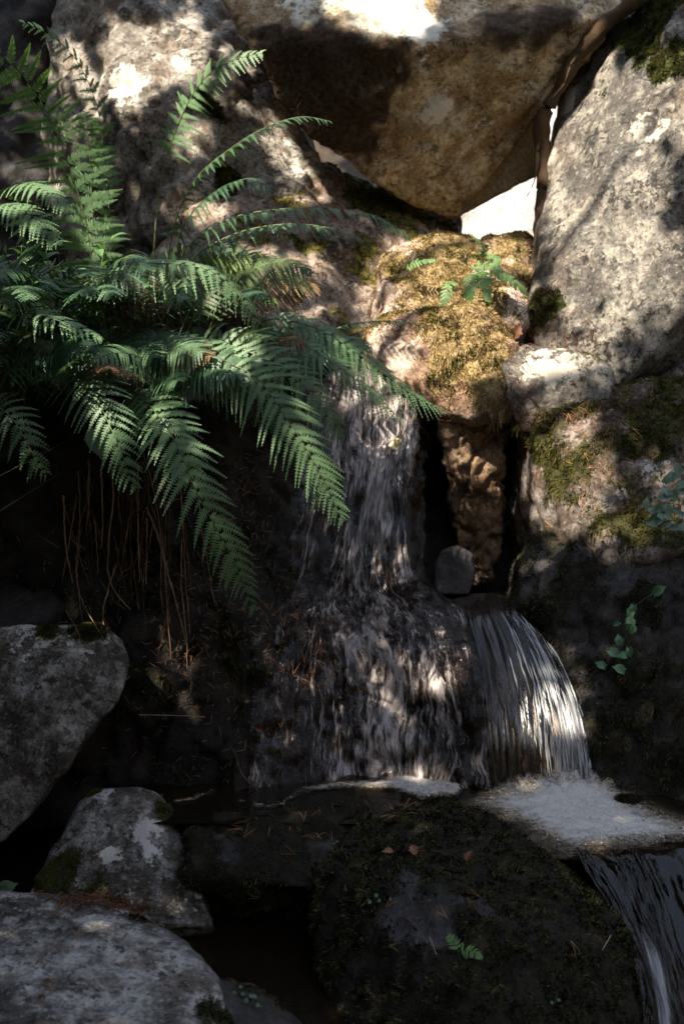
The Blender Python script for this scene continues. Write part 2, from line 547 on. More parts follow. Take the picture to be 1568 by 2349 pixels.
rock('lean', 'boulder', 'great leaning grey boulder covered in lichen, right of the overhang',
     [hull_pts([(1345, 112, 1.72), (1300, 180, 1.72), (1268, 300, 1.70), (1254, 430, 1.66), (1256, 560, 1.52), (1212, 640, 1.35), (1205, 740, 1.15),
                (1300, 850, 0.98), (1415, 905, 0.88), (1590, 690, 0.85), (1700, 300, 0.95), (1660, -120, 1.3), (1450, -100, 1.85), (1390, 60, 1.78),
                (1400, 300, 1.42), (1450, 560, 1.15)], 0.9, 1.0, sink=0.3)],
     M_lean, voxel=0.014, smooth=5, big=0.035, mid=0.014, fine=0.004, ridge=0.012, moss_bias=-0.36, moss_up=0.25, moss_noise=0.8, seed=5.0,
     cuts=[(P(1600, 520, .95), P(1450, 640, 1.12), .012, .03), (P(1450, 640, 1.12), P(1390, 800, 1.02), .012, .025), (P(1540, 330, 1.1), P(1490, 560, 1.1), .010, .018), (P(1380, 250, 1.5), P(1330, 560, 1.35), .014, .02)],
     pale_spots=[(P(1290, 250, 1.68), .08, 1.5), (P(1275, 380, 1.62), .08, 1.5), (P(1268, 500, 1.5), .06, 1.2), (P(1480, 300, 1.2), .1, .55), (P(1420, 560, 1.2), .12, .55)],  # first three paint the sun's white highlight on the left edge
     moss_spots=[(P(1500, 60, 1.4), .16, .9), (P(1545, 150, 1.25), .11, .8), (P(1535, 470, 1.05), .05, .9), (P(1470, 480, 1.15), .03, 1), (P(1340, 710, 1.2), .16, .7), (P(1440, 700, 1.05), .08, .7), (P(1430, 120, 1.6), 0.10, .9), (P(1480, 40, 1.5), 0.12, .9), (P(1400, 235, 1.5), 0.055, 1.2), (P(1350, 150, 1.65), .05, 1),
                 (P(1530, 170, 1.3), .06, .8), (P(1270, 650, 1.35), .09, 1.0), (P(1330, 720, 1.2), .13, .9), (P(1420, 780, 1.05), .08, .8),
                 (P(1250, 720, 1.15), .09, .9)])

rock('lump', 'boulder', 'small pale sunlit boulder at the foot of the leaning boulder',
     [hull_pts([(1150, 835, .84), (1200, 790, .90), (1300, 805, .90), (1400, 830, .84), (1412, 885, .78), (1390, 960, .76), (1330, 985, .76), (1200, 990, .78), (1155, 900, .80)], 0.5, 1.0)],
     M_lean, voxel=0.01, smooth=6, big=0.02, mid=0.014, fine=0.004, pale_spots=[(P(1270, 840, .82), .13, .7)], moss_bias=-0.15, moss_up=0.1, moss_noise=.9, seed=6.0)

rock('ledge', 'boulder', 'golden mossy ledge boulder in full sun, above the dark hollow',
     [hull_pts([(848, 690, 1.18), (862, 610, 1.26), (905, 572, 1.36), (1000, 553, 1.5), (1215, 555, 1.5), (1225, 640, 1.32), (1200, 740, 1.12),
                (1000, 735, 1.08), (850, 745, 1.12)], 0.35, 1.0, sink=0.5),
      hull_pts([(836, 765, 1.0), (850, 722, 1.1), (1000, 705, 1.02), (1150, 730, .98), (1185, 850, .86), (1190, 950, .82), (1090, 965, .80),
                (1005, 955, .86), (945, 885, .90), (842, 815, .97)], 0.55, 1.0)],
     M_ledge, voxel=0.009, smooth=16, big=0.06, mid=0.030, fine=0.007, moss_bias=0.20, moss_up=0.42, moss_noise=1.2, seed=7.0,
     moss_spots=[(P(1090, 1100, .9), .16, -1.0), (P(1080, 1000, .85), .06, .4), (P(850, 800, .97), .11, -1.2), (P(850, 670, 1.2), .08, -1.1), (P(1180, 700, 1.12), .07, -.7), (P(1010, 860, .9), .09, .7), (P(1080, 800, .93), .13, .7), (P(1150, 900, .85), .10, .8), (P(1000, 640, 1.25), .15, .45), (P(1160, 620, 1.3), .10, .4)])

M_column = rock_mat('brown_root_rock', (0.10, 0.06, 0.03), (0.26, 0.16, 0.09), lichen=(0.36, 0.27, 0.19), lich=0.5, dark=0.9, stain=(0.22, 0.10, 0.03), stain_amt=.8,
                    moss1=(0.05, 0.035, 0.01), moss2=(0.15, 0.12, 0.035))
rock('column', 'rock', 'rough brown rock column between the two black hollows, under the mossy ledge',
     [hull_pts([(1000, 900, .92), (1024, 1000, .90), (1046, 1120, .90), (1054, 1250, .92), (1060, 1330, .95), (1130, 1340, .95), (1142, 1230, .93), (1160, 1080, .92), (1168, 900, .92)], 0.14, 0.85)],
     M_column, voxel=0.008, smooth=4, big=0.035, mid=0.03, fine=0.016, ridge=0.03, scale=.7, moss_bias=-.25, moss_noise=.9, seed=7.5, cat='rock')

rock('bank', 'boulder', 'dark bank boulder overgrown with moss, right of the waterfall',
     [hull_pts([(1180, 925, .84), (1232, 1080, .74), (1235, 1210, .70), (1300, 1200, .56), (1400, 1290, .40), (1640, 1250, .28), (1660, 1000, .50), (1600, 870, .76),
                (1420, 925, .79), (1300, 935, .79), (1330, 1000, .69)], 0.6, 1.0, sink=-0.3)],
     M_bank, voxel=0.011, smooth=5, big=0.04, mid=0.022, fine=0.006, ridge=0.02, moss_bias=0.12, moss_up=0.3, moss_noise=1.0, seed=8.0,
     moss_spots=[(P(1480, 1000, .6), .2, .5), (P(1250, 1010, .75), .07, .8), (P(1250, 1400, .5), .2, .6), (P(1450, 1600, .1), .3, .5)],
     pale_spots=[(P(1500, 1060, .5), .06, .7), (P(1420, 1130, .5), .04, .7), (P(1480, 880, .8), .05, .7), (P(1380, 1190, .45), .04, .6), (P(1290, 1040, .68), .06, .5)])

rock('bank_low', 'boulder', 'black wet mossy boulder right of the white water, below the vine',
     [hull_pts([(1172, 1300, .62), (1240, 1225, .64), (1190, 1400, .52), (1262, 1500, .42), (1340, 1690, .24), (1375, 1810, .12), (1500, 1890, .0), (1640, 1960, -.10),
                (1680, 1500, .12), (1660, 1230, .30), (1400, 1280, .40)], 0.7, 1.0, sink=-0.3)],
     M_fmoss, voxel=0.010, smooth=5, big=0.05, mid=0.022, fine=0.007, ridge=0.02, moss_bias=0.45, moss_up=0.2, moss_noise=.9, seed=8.5)

rock('blue', 'boulder', 'blue-grey shaded boulder at the right, behind the mossy bank',
     [hull_pts([(1440, 900, 1.0), (1500, 800, 1.05), (1620, 640, 1.05), (1680, 900, .95), (1500, 930, .95)], 0.6, 1.0, sink=0.2)],
     M_greyb, voxel=0.014, smooth=4, big=0.02, mid=0.01, seed=9.0, moss_bias=-.5)

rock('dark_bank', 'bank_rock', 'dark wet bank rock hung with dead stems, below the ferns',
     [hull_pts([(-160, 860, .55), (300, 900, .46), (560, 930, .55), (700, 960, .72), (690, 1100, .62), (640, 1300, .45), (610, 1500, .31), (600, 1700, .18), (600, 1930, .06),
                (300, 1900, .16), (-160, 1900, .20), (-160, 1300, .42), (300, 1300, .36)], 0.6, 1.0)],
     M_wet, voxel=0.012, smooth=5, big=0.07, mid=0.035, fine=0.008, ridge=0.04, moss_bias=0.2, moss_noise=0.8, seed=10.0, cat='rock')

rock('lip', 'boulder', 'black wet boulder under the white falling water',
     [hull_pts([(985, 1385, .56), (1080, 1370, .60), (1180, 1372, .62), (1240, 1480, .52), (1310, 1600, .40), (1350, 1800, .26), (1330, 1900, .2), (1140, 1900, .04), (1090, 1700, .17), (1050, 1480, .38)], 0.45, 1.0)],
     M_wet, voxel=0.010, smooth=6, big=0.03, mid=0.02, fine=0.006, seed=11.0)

rock('cave_stone', 'boulder', 'small round dark grey stone inside the hollow under the ledge',
     [hull_pts([(990, 1300, .64), (1010, 1262, .66), (1050, 1250, .66), (1085, 1270, .66), (1092, 1320, .63), (1075, 1365, .6), (1000, 1365, .6)], 0.12, 0.9)],
     M_fmoss, voxel=0.007, smooth=5, big=0.008, mid=0.006, fine=0.002, seed=12.0, moss_bias=-.6)

rock('cave_back', 'bank_rock', 'black rock closing the back of the hollow under the ledge',
     [hull_pts([(930, 950, 1.35), (1230, 950, 1.3), (1260, 1250, 1.2), (1240, 1420, 1.0), (940, 1420, 1.0)], 0.5, 1.1)],
     M_wet, voxel=0.02, smooth=3, seed=13.0, cat='rock')

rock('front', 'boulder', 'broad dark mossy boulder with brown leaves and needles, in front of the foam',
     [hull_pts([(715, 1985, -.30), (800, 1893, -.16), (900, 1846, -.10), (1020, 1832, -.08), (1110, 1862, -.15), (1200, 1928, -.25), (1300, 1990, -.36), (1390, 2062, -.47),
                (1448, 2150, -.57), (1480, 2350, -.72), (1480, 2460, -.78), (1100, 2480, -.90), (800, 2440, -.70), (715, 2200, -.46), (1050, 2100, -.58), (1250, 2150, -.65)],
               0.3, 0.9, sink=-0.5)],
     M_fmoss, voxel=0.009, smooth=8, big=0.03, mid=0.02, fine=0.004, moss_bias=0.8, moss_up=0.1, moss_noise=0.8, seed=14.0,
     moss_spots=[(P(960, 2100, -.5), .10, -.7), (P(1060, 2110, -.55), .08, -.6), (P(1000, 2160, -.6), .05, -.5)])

rock('step', 'rock', 'low dark mossy rock strewn with needles, between the pool and the small boulder',
     [hull_pts([(435, 1896, -.12), (560, 1868, -.05), (700, 1852, -.04), (850, 1846, -.06), (870, 1970, -.26), (810, 2050, -.35), (650, 2035, -.34), (440, 2005, -.26)], 0.3, 0.9, sink=-0.4)],
     M_fmoss, voxel=0.009, smooth=6, big=0.07, mid=0.03, fine=0.006, moss_bias=0.75, moss_noise=.9, seed=15.0, cat='rock')

rock('small', 'boulder', 'small angular grey boulder with white lichen and moss, by the dark pool',
     [hull_pts([(62, 2060, -.24), (95, 1975, -.14), (188, 1838, -.04), (232, 1815, -.02), (352, 1812, -.02), (398, 1862, -.04), (425, 1985, -.17), (470, 2085, -.27), (495, 2125, -.30),
                (300, 2120, -.34), (100, 2085, -.3), (200, 1960, -.20), (380, 1930, -.14), (300, 2010, -.26)], 0.22, 0.9, sink=-0.4)],
     M_grey, voxel=0.008, smooth=4, big=0.02, mid=0.014, fine=0.005, moss_bias=-.15, moss_up=0.3, moss_noise=.8, seed=16.0,
     moss_spots=[(P(390, 1880, -.06), .05, 1), (P(120, 2000, -.2), .07, .9), (P(440, 2020, -.2), .06, 1), (P(210, 1822, -.03), .03, .9), (P(230, 2060, -.28), .07, .6)],
     pale_spots=[(P(330, 1910, -.13), .05, .8), (P(255, 1960, -.19), .035, .8), (P(350, 1960, -.18), .04, .7), (P(240, 1838, -.04), .04, .7), (P(320, 2080, -.28), .06, .5), (P(440, 2050, -.25), .05, .6)])

rock('mid', 'boulder', 'large grey boulder with a flat bright top, left below the hanging ferns',
     [hull_pts([(-160, 1450, .02), (60, 1430, .06), (235, 1430, .06), (285, 1468, .05), (302, 1525, .02), (272, 1610, -.04), (190, 1700, -.10), (110, 1800, -.12), (20, 1930, -.12), (-160, 2000, -.12),
                (-160, 1650, -.12), (60, 1600, -.10)], 0.35, 0.8)],
     M_grey, voxel=0.009, smooth=6, big=0.02, mid=0.012, fine=0.004, moss_bias=-.3, moss_up=.25, moss_noise=.8, seed=17.0,
     pale_spots=[(P(80, 1450, .03), .10, .55), (P(180, 1450, .03), .08, .6)], moss_spots=[(P(210, 1440, .05), .06, 1.1), (P(120, 1440, .05), .04, .6)])

rock('left_flat', 'rock', 'flat bluish rock behind the large grey boulder at the left',
     [hull_pts([(-160, 1350, .34), (40, 1340, .36), (140, 1325, .38), (168, 1375, .34), (110, 1425, .22), (-160, 1470, .2)], 0.3, 0.95, sink=-.3)],
     M_fmoss, voxel=0.01, smooth=4, big=.02, mid=.01, moss_bias=-.2, moss_noise=.8, seed=18.0, cat='rock')

rock('near', 'boulder', 'low rounded grey boulder with white flecks, lower left and nearest of all',
     [hull_pts([(-260, 2060, -.52), (20, 2052, -.55), (180, 2060, -.57), (310, 2085, -.62), (430, 2165, -.72), (500, 2250, -.82), (540, 2380, -.93), (530, 2480, -1.0), (-260, 2560, -1.25), (200, 2540, -1.2),
                (100, 2180, -.74), (250, 2250, -.86)], 0.25, 0.95, sink=-0.5)],
     M_greyb, voxel=0.008, smooth=8, big=0.02, mid=0.008, fine=0.003, moss_bias=-.3, moss_up=.1, moss_noise=.8, seed=19.0,
     moss_spots=[(P(320, 2080, -.62), .05, .6), (P(560, 2300, -.9), .12, .7)])

rock('low', 'rock', 'low dark rock at the water line, bottom centre',
     [hull_pts([(500, 2240, -.74), (580, 2262, -.72), (650, 2310, -.76), (720, 2390, -.84), (760, 2480, -.95), (480, 2480, -1.0), (480, 2300, -.85)], 0.2, 0.95, sink=-.5)],
     M_fmoss, voxel=0.009, smooth=5, big=.02, mid=.015, moss_bias=.3, moss_noise=.9, seed=20.0, cat='rock')

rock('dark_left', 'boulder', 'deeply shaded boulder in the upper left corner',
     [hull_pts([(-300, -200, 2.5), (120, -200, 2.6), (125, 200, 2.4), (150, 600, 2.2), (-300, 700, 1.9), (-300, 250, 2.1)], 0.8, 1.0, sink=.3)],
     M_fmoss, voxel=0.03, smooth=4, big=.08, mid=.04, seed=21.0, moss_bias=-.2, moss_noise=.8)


# ---------------------------------------------------------------- waterfall slab
def cr(pts, n):
    """Catmull-Rom along axis 0 of pts, n samples."""
    pts = np.asarray(pts, float)
    k = len(pts)
    t = np.linspace(0, k - 1 - 1e-9, n)
    i = np.floor(t).astype(int)
    f = (t - i).reshape(-1, *([1] * (pts.ndim - 1)))
    g = lambda j: pts[np.clip(j, 0, k - 1)]
    p0, p1, p2, p3 = g(i - 1), g(i), g(i + 1), g(i + 2)
    return 0.5 * (2 * p1 + (p2 - p0) * f + (2 * p0 - 5 * p1 + 4 * p2 - p3) * f ** 2 + (3 * p1 - p0 - 3 * p2 + p3) * f ** 3)


def patch(rows, nu, nv):
    """rows of (dx,dy,y) control points -> (nv,nu,3) surface points."""
    if rows is SLAB:
        rows = [r + [(r[-1][0] + 34, r[-1][1], r[-1][2] + .10)] for r in rows]
    g = np.array([[P(*p) for p in r] for r in rows])
    a = cr(g, nv)
    return np.swapaxes(cr(np.swapaxes(a, 0, 1), nu), 0, 1)


def grid_quads(nv, nu, off=0):
    i = np.arange(nv * nu).reshape(nv, nu) + off
    return np.stack([i[:-1, :-1], i[1:, :-1], i[1:, 1:], i[:-1, 1:]], -1).reshape(-1, 4)


SLAB = [[(690, 850, 1.12), (780, 835, 1.16), (850, 835, 1.16), (920, 850, 1.12), (965, 880, 1.05)],
        [(675, 980, .86), (760, 975, .93), (840, 978, .95), (905, 985, .92), (948, 985, .87)],
        [(630, 1110, .66), (740, 1110, .74), (830, 1115, .77), (892, 1120, .75), (928, 1130, .71)],
        [(595, 1300, .46), (700, 1310, .54), (800, 1315, .57), (880, 1320, .56), (935, 1330, .53)],
        [(578, 1395, .385), (690, 1398, .465), (800, 1400, .495), (905, 1392, .495), (995, 1382, .505)],
        [(560, 1480, .31), (680, 1480, .39), (800, 1480, .42), (935, 1465, .425), (1060, 1440, .44)],
        [(545, 1650, .19), (680, 1650, .26), (800, 1650, .30), (950, 1620, .29), (1105, 1590, .24)],
        [(540, 1800, .09), (680, 1810, .15), (800, 1812, .17), (965, 1802, .16), (1130, 1795, .12)],
        [(540, 1920, .02), (680, 1920, .06), (820, 1910, .08), (975, 1905, .07), (1145, 1900, .04)]]


def gnorm(g):
    du = np.gradient(g, axis=1)
    dv = np.gradient(g, axis=0)
    n = np.cross(dv, du)
    return n / (np.linalg.norm(n, axis=-1, keepdims=True) + 1e-12)


def slab_surface(nu, nv):
    g = patch(SLAB, nu, nv)
    n = gnorm(g)
    f = g.reshape(-1, 3)
    d = 0.030 * fbm(f, 0.16, 3, 31) + 0.014 * fbm(f, 0.05, 3, 32) + .02 * np.abs(fbm(f * np.array([1, .4, .4]), 0.10, 3, 34))
    return g + n * d.reshape(nv, nu, 1), n


def build_slab():
    nu, nv = 130, 230
    g, n = slab_surface(nu, nv)
    f = g.reshape(-1, 3)
    g = g + n * (0.006 * fbm(f, 0.018, 3, 33)).reshape(nv, nu, 1)
    back = g - n * 0.35 + np.array([0, .1, 0])
    v = np.concatenate([g.reshape(-1, 3), back.reshape(-1, 3)])
    q1 = grid_quads(nv, nu)
    q2 = grid_quads(nv, nu, nu * nv)[:, ::-1]
    N = nu * nv
    i = np.arange(N).reshape(nv, nu)
    b = np.concatenate([i[0, :], i[1:, -1], i[-1, -2::-1], i[-2:0:-1, 0]])
    b2 = np.roll(b, -1)
    q3 = np.stack([b, b2, b2 + N, b + N], 1)
    q = np.concatenate([q1, q2, q3])
    moss = np.clip(0.15 + .8 * fbm(v, .08, 3, 6) - 2.2 * np.concatenate([np.tile(np.linspace(0, 1, nu), nv)] * 2), 0, 1)
    o = mesh_np('waterfall_rock', v, q, M_wet, attrs={'moss': moss})
    tag(o, 'steep black rock face under the thin sheet of running water', 'rock')
    set_origin(o, P(800, 1850, .12))
    ROCKS['slab'] = (o, v, [q], vnormals(v, [q]), moss)
    add_bvh(v, [q])


build_slab()
BVH = make_bvh()


def hit(dx, dy):
    """First rock surface met along the line of sight: point, normal."""
    loc, nor, _, _ = BVH.ray_cast(CAM, ray(dx, dy))
    if loc is None:
        return None, None
    if nor.dot(CAM - loc) < 0:
        nor = -nor
    return loc, nor


# ---------------------------------------------------------------- the unseen tree overhead, its gaps shaped to place the sun patches
def in_poly(px, py, poly):
    px, py = np.asarray(px, float), np.asarray(py, float)
    inside = np.zeros(px.shape, bool)
    n = len(poly)
    for i in range(n):
        x0, y0 = poly[i]
        x1, y1 = poly[(i + 1) % n]
        c = ((y0 > py) != (y1 > py)) & (px < (x1 - x0) * (py - y0) / (y1 - y0 + 1e-12) + x0)
        inside ^= c
    return inside


# openness of the crown towards the sun above each place: (ellipse centre, radii, share of light)
SUNNY = [
    (880, 10, 130, 75, 1.0), (300, 205, 45, 75, .95), (300, 140, 70, 110, .93), (420, 120, 60, 110, .72), (430, 320, 55, 45, .6), (170, 180, 35, 130, .5),
    (650, 300, 50, 70, .9), (720, 380, 60, 50, .9), (690, 440, 60, 40, .6), (450, 480, 80, 25, .9), (840, 480, 60, 30, .5), (960, 490, 50, 25, .4),
    (710, 600, 60, 35, .95), (760, 660, 50, 40, .3), (740, 720, 50, 25, .6), (600, 600, 90, 40, .6),
    (1000, 620, 170, 85, 1.0), (900, 700, 90, 100, 1.0), (900, 820, 75, 90, 1.0), (1150, 590, 80, 50, .9), (1080, 780, 130, 100, .75), (1150, 700, 90, 60, .8),
    (1000, 900, 80, 60, .7), (1270, 840, 130, 65, 1.0), (1090, 1050, 60, 110, .85), (1290, 1060, 80, 190, .7),
    (1290, 300, 45, 180, 1.0), (1280, 480, 50, 90, .8),
    (1390, 430, 140, 290, .93), (1500, 250, 90, 150, .7), (1500, 620, 90, 140, .75), (1350, 680, 90, 90, .8),
    (860, 930, 110, 110, 1.0), (850, 1030, 100, 90, .93), (860, 1150, 90, 90, .62), (830, 1300, 110, 130, .5), (740, 1150, 70, 110, .62), (850, 1400, 100, 80, .5), (860, 1560, 110, 140, .3), (690, 1400, 90, 160, .38), 
    (1270, 1640, 80, 150, .42), (1300, 1850, 150, 50, .3), (900, 1800, 120, 30, .3), (60, 430, 90, 60, .6), (130, 230, 110, 120, .45), (480, 180, 90, 70, .3),
    (900, 800, 140, 60, .8), (1430, 1130, 120, 130, .42), (1530, 2300, 40, 90, .4), (660, 1640, 40, 90, .3), (1270, 1290, 60, 60, .3),
    (860, 1850, 50, 20, .5), (960, 1120, 40, 160, .4),
]


def openness(dx, dy):
    o = np.zeros(np.shape(dx))
    for cx, cy, rx, ry, s in SUNNY:
        r = np.hypot((dx - cx) / rx, (dy - cy) / ry)
        o = np.maximum(o, s * np.clip((1.25 - r) / 0.35, 0, 1))
    return o


M_canopy = leaf_mat('canopy_leaf', (0.03, 0.06, 0.02), (0.07, 0.12, 0.03), transl=0.25)
M_bark = plain_mat('bark', (0.04, 0.03, 0.022), (0.11, 0.085, 0.065), scale=14, rough=0.9, bump=0.8)


def tube_np(pts, radii, sides=6):
    pts = np.asarray(pts, float)
    n = len(pts)
    T = np.gradient(pts, axis=0)
    T /= np.linalg.norm(T, axis=1)[:, None] + 1e-12
    ref = np.where(np.abs(T[:, 2:3]) > .9, np.array([[1., 0, 0]]), np.array([[0, 0, 1.]]))
    A = np.cross(T, ref)
    A /= np.linalg.norm(A, axis=1)[:, None] + 1e-12
    B = np.cross(T, A)
    ang = np.linspace(0, 2 * np.pi, sides, endpoint=False)
    r = np.broadcast_to(np.asarray(radii, float), (n,))
    v = pts[:, None, :] + r[:, None, None] * (np.cos(ang)[None, :, None] * A[:, None, :] + np.sin(ang)[None, :, None] * B[:, None, :])
    i = np.arange(n * sides).reshape(n, sides)
    j = np.roll(i, -1, axis=1)
    q = np.stack([i[:-1], j[:-1], j[1:], i[1:]], -1).reshape(-1, 4)
    v = np.concatenate([v.reshape(-1, 3), pts[:1], pts[-1:]])
    c0, c1 = n * sides, n * sides + 1
    t = np.concatenate([np.stack([i[0], np.full(sides, c0), j[0]], 1)[:, [0, 1, 2]], np.stack([i[-1], j[-1], np.full(sides, c1)], 1)])
    return v, q, t


class Acc:
    """Collects several pieces into one mesh."""
    def __init__(self):
        self.v, self.q, self.t, self.n, self.a = [], [], [], 0, []
        self.mq, self.mt = [], []

    def add(self, v, q=None, t=None, tone=0.5, mat=0):
        v = np.asarray(v, float)
        if q is not None and len(q):
            self.q.append(np.asarray(q) + self.n)
            self.mq.append(np.full(len(q), mat))
        if t is not None and len(t):
            self.t.append(np.asarray(t) + self.n)
            self.mt.append(np.full(len(t), mat))
        self.v.append(v)
        self.a.append(np.broadcast_to(np.asarray(tone, float), (len(v),)))
        self.n += len(v)

    def build(self, name, mat, parent=None, smooth=True):
        f, mi = [], []
        if self.q:
            f.append(np.concatenate(self.q))
            mi.append(np.concatenate(self.mq))
        if self.t:
            f.append(np.concatenate(self.t))
            mi.append(np.concatenate(self.mt))
        return mesh_np(name, np.concatenate(self.v), f, mat, parent, smooth, attrs={'tone': np.concatenate(self.a)}, mat_idx=np.concatenate(mi))


def unit(a):
    return a / (np.linalg.norm(a, axis=-1, keepdims=True) + 1e-12)


FERN_SUN = [(60, 200, .3, .13, .7), (130, 330, .36, .11, .65), (210, 350, .5, .10, .6), (80, 440, .14, .13, .85), (90, 540, .06, .10, .75), (30, 640, .12, .09, .45), (300, 770, .2, .08, .35), (560, 770, .32, .09, .45), (420, 620, .18, .14, .3), (640, 630, .48, .11, 1.0),
            (720, 1080, .03, .09, .6), (900, 870, .44, .11, .7), (30, 1080, -.1, .07, .4), (500, 180, .55, .10, .8), (150, 745, -.03, .08, .5), (640, 960, .05, .07, .5), (250, 960, -.05, .05, .3)]


def build_shade_tree():
    s = np.array(TO_SUN)
    a = unit(np.cross(s, [0, 0, 1.]))
    b = np.cross(a, s)
    centre = np.array([0.1, 0.6, 1.0])
    N = 150000
    uv = RNG.uniform(-1, 1, (N, 2)) * np.array([2.7, 3.1])
    dist = RNG.uniform(3.7, 5.0, N)
    pos = centre + a * uv[:, :1] + b * uv[:, 1:] + s * dist[:, None]
    mend = Vector(-s)
    clump = fbm(np.stack([uv[:, 0], uv[:, 1], dist * .3], 1), 0.26, 3, 40)
    land = np.full((N, 3), -99.0)
    for i in range(N):
        loc = BVH.ray_cast(Vector(pos[i]), mend)[0]
        if loc is not None:
            land[i] = loc
    px, py = to_pix(land)
    o = np.where(land[:, 1] > -1.6, openness(px, py), 0.0)
    o = np.where((land[:, 1] > 2.4) & (px > 1000) & (px < 1330) & (py < 620), 1.0, o)          # the white boulder behind
    o = np.where((land[:, 1] < 2.4) & (land[:, 1] > 1.45) & (px > 960) & (px < 1250) & (py > 100) & (py < 540), 0.0, o)
    for (fx, fy, fd, fr, sh) in FERN_SUN:
        tg = np.array(P(fx, fy, fd))
        rel = pos - tg
        off = np.linalg.norm(rel - (rel @ s)[:, None] * s, axis=1)
        o = np.maximum(o, sh * np.clip((1.25 - off / fr) / .35, 0, 1))
    # closed over the shaded places, clumpy where half open
    u = RNG.random(N)
    keep = np.where(o <= 0.02, u < .95, np.where(o >= .93, False, (clump > (o - 0.5) * 1.3) & (u < .36)))
    p = pos[keep]
    n = len(p)
    d = unit(RNG.normal(size=(n, 3)))
    e = unit(np.cross(d, unit(RNG.normal(size=(n, 3)) * .8 + s)))
    L = RNG.uniform(.07, .11, (n, 1))
    v = np.stack([p - d * L * .5, p + e * L * .28, p + d * L * .5, p - e * L * .28], 1).reshape(-1, 3)
    q = np.arange(4 * n).reshape(n, 4)
    base = Vector((-3.6, -1.7, -0.4))
    t = empty('tree', base, 'unseen leafy tree over the stream, its crown shaped to cast the dappled shade', 'tree')
    mesh_np('crown', v, q, M_canopy, t, smooth=False, attrs={'tone': np.repeat(RNG.random(n), 4)})
    ac = Acc()
    top = centre + s * 4.3
    tr = cr(np.array([base, base + Vector((.1, .05, 2.0)), base + Vector((.35, .2, 4.0)), Vector(top) + Vector((-1.2, -.3, .3))]), 24)
    ac.add(*tube_np(tr, np.linspace(.17, .06, 24), 10))
    for k in range(10):
        i0 = int(RNG.integers(10, 23))
        g = centre + a * RNG.uniform(-2.4, 2.4) + b * RNG.uniform(-2.8, 2.8) + s * 4.9
        m = (tr[i0] + g) / 2 + np.array([0, 0, .25])
        br = cr(np.stack([tr[i0], m, g]), 14)
        ac.add(*tube_np(br, np.linspace(.035, .008, 14), 6))
    ac.build('trunk', M_bark, t)


build_shade_tree()

# ---------------------------------------------------------------- running water
def film_mat(name, veil=0.5, veil_col=(0.50, 0.46, 0.43), tint=(0.80, 0.72, 0.66), su=60.0, sv=5.0, rough=0.10, lo=0.50, hi=0.72, bump=0.5, ior=1.45, cw=.35):
    m = new_mat(name)
    t = NT(m)
    uv = t.n('UVMap').outputs[0]
    wob = t.noise(t.n('Mapping', {'Vector': uv, 'Scale': (6, 3, 1)}).outputs[0], 1.0, 3)
    sh = t.n('CombineXYZ', {0: t.math('MULTIPLY', t.math('SUBTRACT', wob, 0.5), 0.10)}).outputs[0]
    uvw = t.n('VectorMath', {0: uv, 1: sh}, operation='ADD').outputs[0]
    a = t.noise(t.n('Mapping', {'Vector': uvw, 'Scale': (su, sv, 1)}).outputs[0], 1.0, 5, 0.6)
    b = t.noise(t.n('Mapping', {'Vector': uvw, 'Scale': (su * 2.6, sv * 2.2, 1)}).outputs[0], 1.0, 4, 0.6)
    c = t.noise(t.n('Mapping', {'Vector': uvw, 'Scale': (su * 0.25, sv * 0.5, 1)}).outputs[0], 1.0, 3, 0.5)
    h = t.math('ADD', t.math('MULTIPLY', a, 0.6), t.math('MULTIPLY', b, 0.4))
    at = t.n('Attribute', attribute_name='foam', attribute_type='GEOMETRY').outputs['Fac']
    f = t.math('ADD', t.math('MULTIPLY', h, 0.7), t.math('MULTIPLY', c, cw))
    f = t.math('SUBTRACT', f, (cw - .35) * .5)
    f = t.math('ADD', f, t.math('MULTIPLY', t.math('SUBTRACT', at, 0.5), 0.35))
    fm = t.math('MULTIPLY', t.ramp(f, lo, hi), veil)
    bp = t.n('Bump', {'Strength': bump, 'Distance': 0.02, 'Height': h}).outputs[0]
    fr = t.n('Fresnel', {'IOR': ior, 'Normal': bp}).outputs[0]
    gl = t.n('BsdfGlossy', {'Roughness': rough, 'Normal': bp, 'Color': rgb(1, 1, 1)}).outputs[0]
    tr = t.n('BsdfTransparent', {'Color': rgb(*tint)}).outputs[0]
    s = t.n('MixShader', {0: fr, 1: tr, 2: gl}).outputs[0]
    df = t.n('BsdfPrincipled', {'Base Color': rgb(*veil_col), 'Roughness': 0.35, 'Normal': bp, 'Specular IOR Level': .5}).outputs[0]
    t.out(t.n('MixShader', {0: fm, 1: s, 2: df}).outputs[0])
    return m


def pool_mat(name, col=(0.010, 0.007, 0.004), scale=22.0, bump=0.25):
    m = new_mat(name)
    t = NT(m)
    co = t.n('TexCoord').outputs['Object']
    mp = t.n('Mapping', {'Vector': co, 'Scale': (0.5, 1.0, 1.0)}).outputs[0]
    h = t.noise(mp, scale, 4, 0.55, 0.6)
    bp = t.n('Bump', {'Strength': bump, 'Distance': 0.015, 'Height': h}).outputs[0]
    t.out(t.n('BsdfPrincipled', {'Base Color': rgb(*col), 'Roughness': 0.04, 'Normal': bp, 'IOR': 1.33}).outputs[0])
    return m


